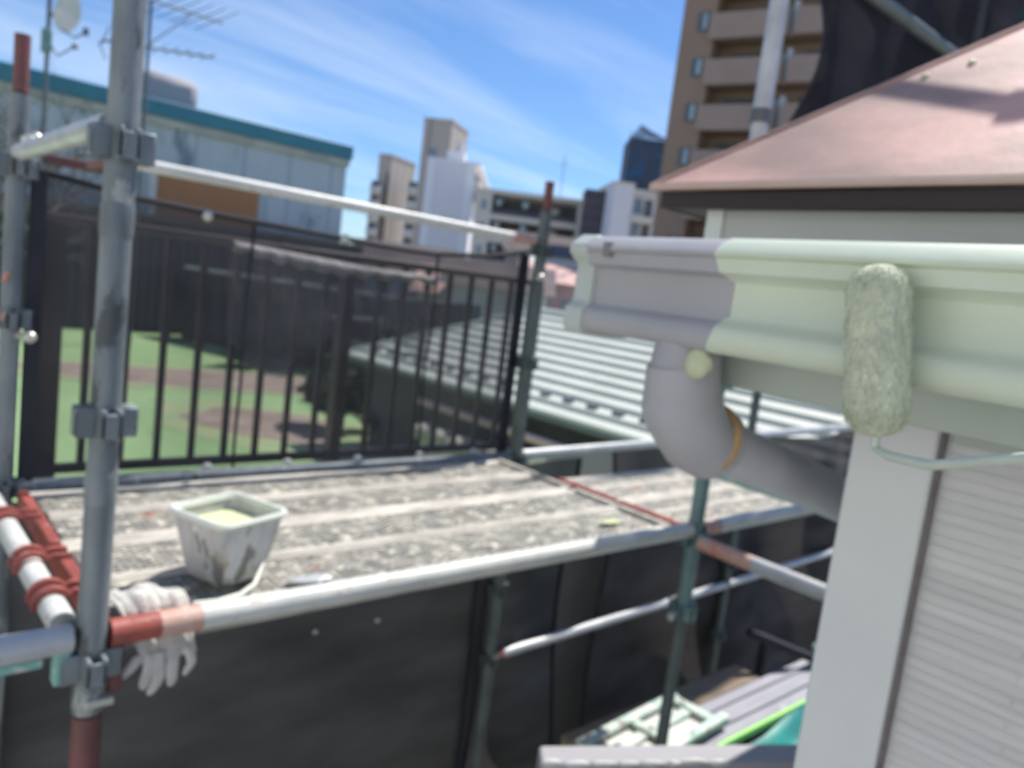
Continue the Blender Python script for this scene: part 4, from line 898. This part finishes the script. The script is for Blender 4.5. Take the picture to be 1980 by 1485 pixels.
# ---- cotton glove tucked behind the edge pipe: ribbed cuff on the deck, limp fingers hanging below
def glove():
    t = thing('work_glove', 'limp white work glove with blue hem tucked behind the red pipe end', 'glove', (.46, yN, PZ))
    prof = [(1.535, -.690), (1.515, -.676), (1.49, -.668), (1.465, -.662), (1.448, -.664), (1.436, -.680), (1.4315, -.705), (1.428, -.730), (1.420, -.750), (1.414, -.768)]
    def surf(u, v):
        s = v*(len(prof)-1); i = min(int(s), len(prof)-2); f = s-i
        y = prof[i][0]*(1-f)+prof[i+1][0]*f; z = prof[i][1]*(1-f)+prof[i+1][1]*f
        x = (.385+.115*u) + .035*v - (.012*math.sin(v*5))*(1-u)
        rib = (.0022*math.sin(u*38+v*3.5)+.003*math.sin(u*15-v*9))*(1-v)**.6 + .004*math.sin(u*11+v*8)
        hump = .012*math.sin(math.pi*u)*(1-v)
        return Vector((x, y - (rib*.8 if v > .55 else 0), z + (rib+hump if v <= .55 else 0)))
    MB().grid(surf, 44, 34).build('palm', M['glove'], t, solid=.006, sub=1)
    MB().path([surf(k/14, 0)+Vector((0, .003, .001)) for k in range(7)], .006, 8).build('cuff_hem', M['blue'], t)
    for k, (x0, x1, x2, z1, r_, fl) in enumerate(((.428, .412, .407, -.792, .0115, .004), (.447, .444, .441, -.822, .012, .0), (.466, .464, .452, -.835, .0125, -.004), (.489, .490, .484, -.828, .012, .003), (.512, .524, .515, -.812, .010, .0))):
        pts = [(x0, 1.416, -.752), ((x0+x1)/2, 1.408+fl, -.768), (x1, 1.404, (z1-.752)/2-.005), ((x1+x2)/2, 1.408+fl, z1+.014), (x2, 1.412, z1)]
        mb = MB().path(pts, [r_*1.1, r_, r_*.95, r_*.9, r_*.45], 14)
        # limp: flatten front to back
        for v in mb.v: v.y = 1.410 + (v.y-1.410)*.42; v.x += .004*math.sin(v.z*90+k*2.1)
        mb.build('finger', M['glove'], t, sub=1)
glove()

# ================================================================ NEAR HOUSE WITH GUTTER
GX = lambda y: .769-.108*(.76-y)*.98       # gutter face runs almost along y
ga = R(84.0); gu = Vector((-math.cos(ga), -math.sin(ga), 0))   # from the far end towards the camera side
g0 = Vector((.772, .732, 0)); gn = Vector((math.sin(ga), -math.cos(ga), 0))   # into the house
hs_ = thing('house', 'white sided house with half painted gutter at the right', 'house', (1.6, -.5, GZ))
def gp(s, c, z): return g0 + gu*s + gn*c + Vector((0, 0, z))
def gprism(prof, s0, s1): 
    return MB().prism([gp(s0, c, z) for c, z in prof], gu*(s1-s0))
# moulded face: bead at top, small step, flat, step, lower bead  (c = depth behind face)
prof = [(.012, .086), (-.004, .079), (-.013, .069), (-.012, .065), (-.006, .062), (-.005, .047), (.009, .042), (.012, .037), (.012, .000), (.010, -.007), (.001, -.012), (-.003, -.017), (-.004, -.033), (.000, -.040), (.006, -.044),
        (.085, -.044), (.085, .066), (.080, .066), (.080, -.038), (.018, -.038), (.018, .080)]
sP = .232   # paint boundary
gt = gprism(prof, -.004, sP).build('gutter', M['gutter_old'], hs_, label='unpainted lavender grey end of the gutter')
# painted stretch with a slightly wavy brush edge
mb = MB(); nS = len(prof); cols = 10
v = []
for i in range(2):
    for j, (c, z) in enumerate(prof):
        s = (sP - .008 + .006*math.sin(z*55+1)+.003*math.sin(z*190)) if i == 0 else 2.6
        e = .0012 if c < .012 else -.0008
        v.append(gp(s if j < 15 else sP+.02, c - e, z + (.0012 if j in (0, 1, 20) else 0)))
mb.add(v, [(j, (j+1) % nS, nS+(j+1) % nS, nS+j) for j in range(nS)] + [tuple(range(nS))[::-1], tuple(range(nS, 2*nS))])
mb.build('gutter', M['gutter_new'], hs_, label='freshly painted pale green stretch of the gutter')
MB().prism([gp(sP-.02, c, z) for c, z in [(.019, -.037), (.079, -.037), (.079, .05), (.019, .05)]], gu*.08).build('gutter_liner', M['gutter_old'], hs_)
# end cap: slightly larger, pale
MB().prism([gp(-.040, c, z) for c, z in [(.006, .087), (-.014, .071), (-.013, .060), (-.004, .052), (.004, .046), (.004, -.004), (-.008, -.014), (-.010, -.040), (.0, -.050), (.088, -.050), (.088, .083)]], gu*.036).build('end_cap', M['gutter_fade'], hs_, bevel=.003)
MB().prism([gp(-.044, c, z) for c, z in [(.012, .070), (.012, -.036), (.078, -.036), (.078, .070)]], gu*.0035).build('cap_plate', M['gutter_fade'], hs_, bevel=.001)
MB().prism([gp(.030, c, z) for c, z in [(-.0135, .0755), (-.0135, .058), (.001, .055), (.001, .078)]], gu*.014).build('gutter_clip', M['dark_clip'], hs_, bevel=.001)
# fascia and flat canopy
MB().prism([gp(.155, c, z) for c, z in [(.087, .060), (.087, -.086), (.112, -.086), (.112, .060)]], gu*2.6).build('fascia_board', M['fascia'], hs_, bevel=.002)
MB().prism([gp(.16, .114, .055), gp(3.2, .114, .055), gp(3.2, 3.4, .055), gp(.16, 3.4, .055)], (0, 0, -.12)).build('roof', M['conc'], hs_)
# wall
wx = .95
MB().box((wx, -4, GZ), (4.4, .400, -.067)).build('wall', M['siding'], hs_, smooth=False)
MB().box((wx-.020, .320, GZ), (wx-.001, .4145, -.068)).build('corner_board', M['trim'], hs_, bevel=.003)
MB().box((wx-.012, .3155, GZ), (wx-.0015, .3195, -.068)).build('sealant_joint', mat('sealant', (.15, .13, .13), (.21, .19, .19), 60, .8), hs_)
MB().box((wx-.0275, -4, -.108), (wx-.0215, .3, -.068)).build('frieze_strip', M['fascia'], hs_)
# outlet, bulbous elbow, downpipe
dpv = MB()
cx_, cy_ = .800, .565
neck = MB().path([(cx_-.004, cy_+.01, -.038), (cx_-.004, cy_+.01, -.085)], [.040, .046], 28).build('gutter_outlet', M['gutter_old'], hs_)
MB().ell((cx_-.036, cy_-.030, -.060), .010, .018, .017, 16, 12, fn=lambda d: 1+.08*math.sin(5*d.x+4*d.z)).build('paint_dab', M['dab'], neck)
P = [(cx_-.008, cy_+.012, -.068), (cx_-.004, cy_+.010, -.100), (cx_+.006, cy_+.006, -.132), (cx_+.028, cy_+.0, -.158), (cx_+.058, cy_-.004, -.172)]
el = MB().path(P, [.044, .048, .050, .048, .044], 32); el.ell((cx_-.001, cy_+.009, -.118), .050, .050, .054, 32, 20)
elb = el.build('elbow', M['gutter_old'], hs_)
a0, b0 = Vector((cx_+.040, cy_-.002, -.158)), Vector((1.50, .520, -.352)); dd = (b0-a0).normalized()
MB().path([a0+dd*.02, b0, b0+Vector((.3, -.02, -.07))], [.036, .036, .036], 30).build('downpipe', M['pipe_light'], hs_)
MB().path([a0+dd*.012, a0+dd*.020, a0+dd*.030, a0+dd*.038], [.0365, .0455, .0455, .0365], 32).build('joint_ring', M['gutter_old'], hs_)
rg = []
u_ = dd.cross(Vector((0, 0, 1))).normalized(); v_ = dd.cross(u_)
for k in range(20):
    a = R(-75+155*k/19); rg.append(a0+dd*.008+(u_*math.cos(a)+v_*math.sin(a))*.0455)
# ochre bead on the camera-facing side of the joint
rg2 = []
for k in range(22):
    a = 2*math.pi*k/22; rg2.append(a0+dd*.009+(u_*math.cos(a)+v_*math.sin(a))*.0435)
MB().path(rg2, .0065, 8, closed=True).build('ochre_joint_bead', M['ochre'], hs_)

# ---- paint roller pressed on the gutter
rt_, rb_ = aX((1700, 512), .700), aX((1693, 845), .690)
ro = thing('paint_roller', 'fluffy pale green mini paint roller pressed on the gutter face', 'paint roller', tuple(rb_))
ax = (rt_-rb_); Ln = ax.length; ax.normalize(); rr = .0265
import mathutils
u_ = ax.cross(Vector((0, 1, 0))).normalized(); v_ = ax.cross(u_)
prof = [(0, .004), (.0015, .010), (.006, .0175), (.013, .0228), (.024, rr)] + [(Ln*k/24, rr) for k in range(5, 20)] + [(Ln-.026, rr), (Ln-.015, .0236), (Ln-.007, .0185), (Ln-.0015, .010), (Ln, .004)]
mb = MB(); n = 40; vs = []; rnd = random.Random(8)
def fz(a, h): return 1 + .035*math.sin(a*9+h*130)+.03*math.sin(a*17-h*210)+.022*math.sin(a*5+h*330)
for h, r in prof:
    for k in range(n):
        a = 2*math.pi*k/n; vs.append(rb_+ax*h+(u_*math.cos(a)+v_*math.sin(a))*r*fz(a, h))
m_ = len(prof)
mb.add(vs, [(i*n+k, i*n+(k+1) % n, (i+1)*n+(k+1) % n, (i+1)*n+k) for i in range(m_-1) for k in range(n)] + [tuple(range(n))[::-1], tuple((m_-1)*n+k for k in range(n))])
sl = mb.build('sleeve', M['nap'], ro)
nb = MB()
for _ in range(5200):   # nap fibres clumped with paint
    h = rnd.uniform(.004, Ln-.004); a = rnd.uniform(0, 6.2832)
    r = rr*(1 if .02 < h < Ln-.02 else math.sqrt(max(.05, 1-((.02-min(h, Ln-h))/.02)**2)))*fz(a, h)
    d = u_*math.cos(a)+v_*math.sin(a); p = rb_+ax*h+d*(r-.001); tip = p + (d*rnd.uniform(.0012, .0036) + ax*rnd.gauss(-.001, .0018) + d.cross(ax)*rnd.gauss(0, .0012))
    s = d.cross(ax)*.0006 if rnd.random() < .5 else ax*.0006
    nb.add([p-s, p+s, tip], [(0, 1, 2)])
nb.build('nap', M['nap'], sl, smooth=False)
wp = [rb_+ax*.012, rb_-ax*.010] + [aX((1718, 882), .682), aX((1745, 888), .672), aX((1800, 900), .655), aX((1880, 893), .635), aX((1990, 885), .61), aX((2120, 878), .58)]
MB().path(wp, .0042, 10).build('wire_frame', M['wire'], ro)
MB().path([aX((2118, 878), .58), aX((2300, 885), .55)], .012, 12).build('handle', M['dkmetal'], ro)

# ================================================================ UPPER PART OF THE HOUSE: small red hip roof over a pale wall
rhh = hs_
KS = 1.404/6.6
T = Vector((5.24, 4.40, 1.027))*KS; SLP = .807; YE = -2.2; ra = .80
hipT = T + Vector((ra, -ra, SLP*ra))
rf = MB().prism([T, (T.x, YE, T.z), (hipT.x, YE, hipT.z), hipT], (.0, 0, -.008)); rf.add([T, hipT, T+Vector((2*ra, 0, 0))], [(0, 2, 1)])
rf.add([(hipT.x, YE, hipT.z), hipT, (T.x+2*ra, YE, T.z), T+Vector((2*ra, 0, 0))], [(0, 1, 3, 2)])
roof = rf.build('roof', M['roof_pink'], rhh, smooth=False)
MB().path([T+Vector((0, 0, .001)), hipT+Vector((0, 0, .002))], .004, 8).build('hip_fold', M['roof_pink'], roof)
MB().prism([(T.x-.004, YE, T.z-.010), (T.x-.007, YE, T.z-.004), (T.x-.002, YE, T.z+.003), (T.x+.003, YE, T.z-.010)], (0, T.y+.004-YE, 0)).build('eave_edge', M['roof_edge'], rhh)
n_ = Vector((-SLP, 0, 1))
def onroof(p): d = ray(p); return d*((n_ @ T)/(n_ @ d))
for p in ((1790, 148), (1880, 122)):
    c = onroof(p); MB().ell(c, .007, .007, .005, 10, 8).build('roof_screw', M['dab'], roof)
MB().box((T.x+.012, YE, T.z-.040), (T.x+.020, T.y-.013, T.z-.0105)).build('fascia', M['fascia_brown'], rhh, bevel=.001)
MB().box((T.x+.0203, T.y-.021, T.z-.040), (T.x+1.3, T.y-.013, T.z-.0105)).build('side_fascia', M['fascia_brown'], rhh)
MB().box((T.x+.0205, YE, T.z-.038), (T.x+1.3, T.y-.0213, T.z-.033)).build('soffit', M['fascia_brown'], rhh)
wxx = T.x+.045; wyy = wxx*.719
MB().box((wxx, YE, -.062), (T.x+1.28, wyy-.003, T.z-.0385)).build('wall', M['wall_pale'], rhh, smooth=False, label='pale upper wall under the brown fascia')
MB().box((wxx-.006, wyy-.030, -.061), (wxx-.0005, wyy+.003, T.z-.0387)).build('corner_post', M['wall_corner'], rhh)
# scaffold continues above: rail, second rail and planks whose shade falls on the little roof
t, _ = pipe('guard_rail', 'grey guard rail crossing the dark hanging net at the top right', [((2.15, yN, 1.150), (3.98, yN, 1.172), 'galv_dark', 'tube')], PR, 'guard rail', 'guard rails')
def shade_pipe(pa, pb, dist, rr_, label):
    a, b = onroof(pa)+SD*dist, onroof(pb)+SD*dist; d = (b-a).normalized()
    t, _ = pipe('ledger_pipe', label, [(a-d*.5, b+d*.8, 'galv_dark', 'tube')], rr_); return t
t = shade_pipe((1640, 158), (1975, 208), 1.15, .0125, 'scaffold pipe above the small red roof, outside the frame')
for p in ((1588, 160), (1965, 205)):
    c = onroof(p)+SD*1.15; MB().box(tuple(c-Vector((.014, .02, .018))), tuple(c+Vector((.014, .02, .018)))).build('coupler', M['galv_dark'], t, bevel=.005)
M['net_drape'] = net_mat('net_drape', (.035, .035, .045), .93, .06, 4)
dn = thing('scaffold_net', 'heavy dark net hanging in folds behind the small red roof, right of the bright post', 'scaffold net', (3, 1.5, 1), 'black mesh scaffold nets')
def dfn(u, v):
    z = 1.75-1.75*v; x = 2.36+1.75*u + .10*v*(1-u)
    am = .045*(1-.3*v); return Vector((x+.02*math.sin(v*6+u*4), yN+.07+am*math.sin(x*13+z*4.5)+am*.7*math.sin(x*7.1-z*7)+.02*math.sin(z*9+x*4), z))
MB().grid(dfn, 90, 50).build('mesh', M['net_drape'], dn)
MB().path([dfn(0, k/40) for k in range(41)], .006, 6).build('hem', M['black'], dn)
bn2 = thing('scaffold_net', 'brownish mesh panel above the guard rail at the top right', 'scaffold net', (5.5, yF, 1.6), 'black mesh scaffold nets')
MB().grid(lambda u, v: Vector((4.3+2.75*u, yF+.05+.03*math.sin(u*14+v*3), 3.6-3.0*v)), 40, 20).build('mesh', M['brownmesh'], bn2)
pq = aY((1892, 50), yF+.0); pf = thing('scaffold_post', 'thin cream post at the right edge of the brownish mesh panel', 'scaffold post', (pq.x, yF, GZ), 'upright scaffold posts')
MB().tube((pq.x, yF, GZ), (pq.x, yF, 3.4), .03, 16).build('tube', M['white_pipe'], pf)
fr2 = Frame(1905, 60, 11.5, VP_)
gb = thing('green_awning_building', 'dark green awning over a grey window in the top right corner', 'building', tuple(fr2.P(0, 0, GZ)))
zz_ = aD((1940, 45), 11.5).z
fpart(fr2, 'wall', M['conc'], gb, (-.15, 4, .3, 3, GZ, zz_)); fpart(fr2, 'awning', M['dgreen'], gb, (-.2, 4, -.2, 3, zz_+.003, zz_+1.6)); fpart(fr2, 'window', M['blueglass'], gb, (.05, .5, .22, .298, zz_-.6, zz_-.15))
# pale house added out of view: sends daylight back on to the shaded faces
nb_ = thing('fill_house', 'pale stucco house added behind the photographer as a daylight bounce, outside the frame', 'house', (-4.6, -1, GZ))
MB().box((-9.5, -11, GZ), (-4.2, 9, 3.6)).build('wall', mat('white_stucco', (.78, .77, .73), (.72, .71, .68), 1, .9), nb_, smooth=False)
MB().add([(-9.9, -11.4, 3.6), (-3.8, -11.4, 3.6), (-3.8, 9.4, 3.6), (-9.9, 9.4, 3.6), (-6.85, -11.4, 5.2), (-6.85, 9.4, 5.2)], [(0, 1, 4), (1, 2, 5, 4), (2, 3, 5), (3, 0, 4, 5), (3, 2, 1, 0)]).build('roof', M['rooftile'], nb_, smooth=False)
for y in (-8, -5, -2, 1, 4, 7):
    for z in (-1.9, .9): w_ = MB().box((-4.199, y-.7, z), (-4.17, y+.7, z+1.2)).build('window', M['dkmetal'], nb_); MB().box((-4.169, y-.62, z+.08), (-4.16, y+.62, z+1.12)).build('pane', M['glass'], w_)
bounce_paving = MB().box((-4.1, -12, GZ), (.1, 9, GZ+.006)).build('bounce_paving', mat('pale_concrete', (.50, .49, .46), (.44, .43, .41), 1, .9), kind='structure', smooth=False)  # unseen pale paving added to bounce sunlight on to the shaded faces
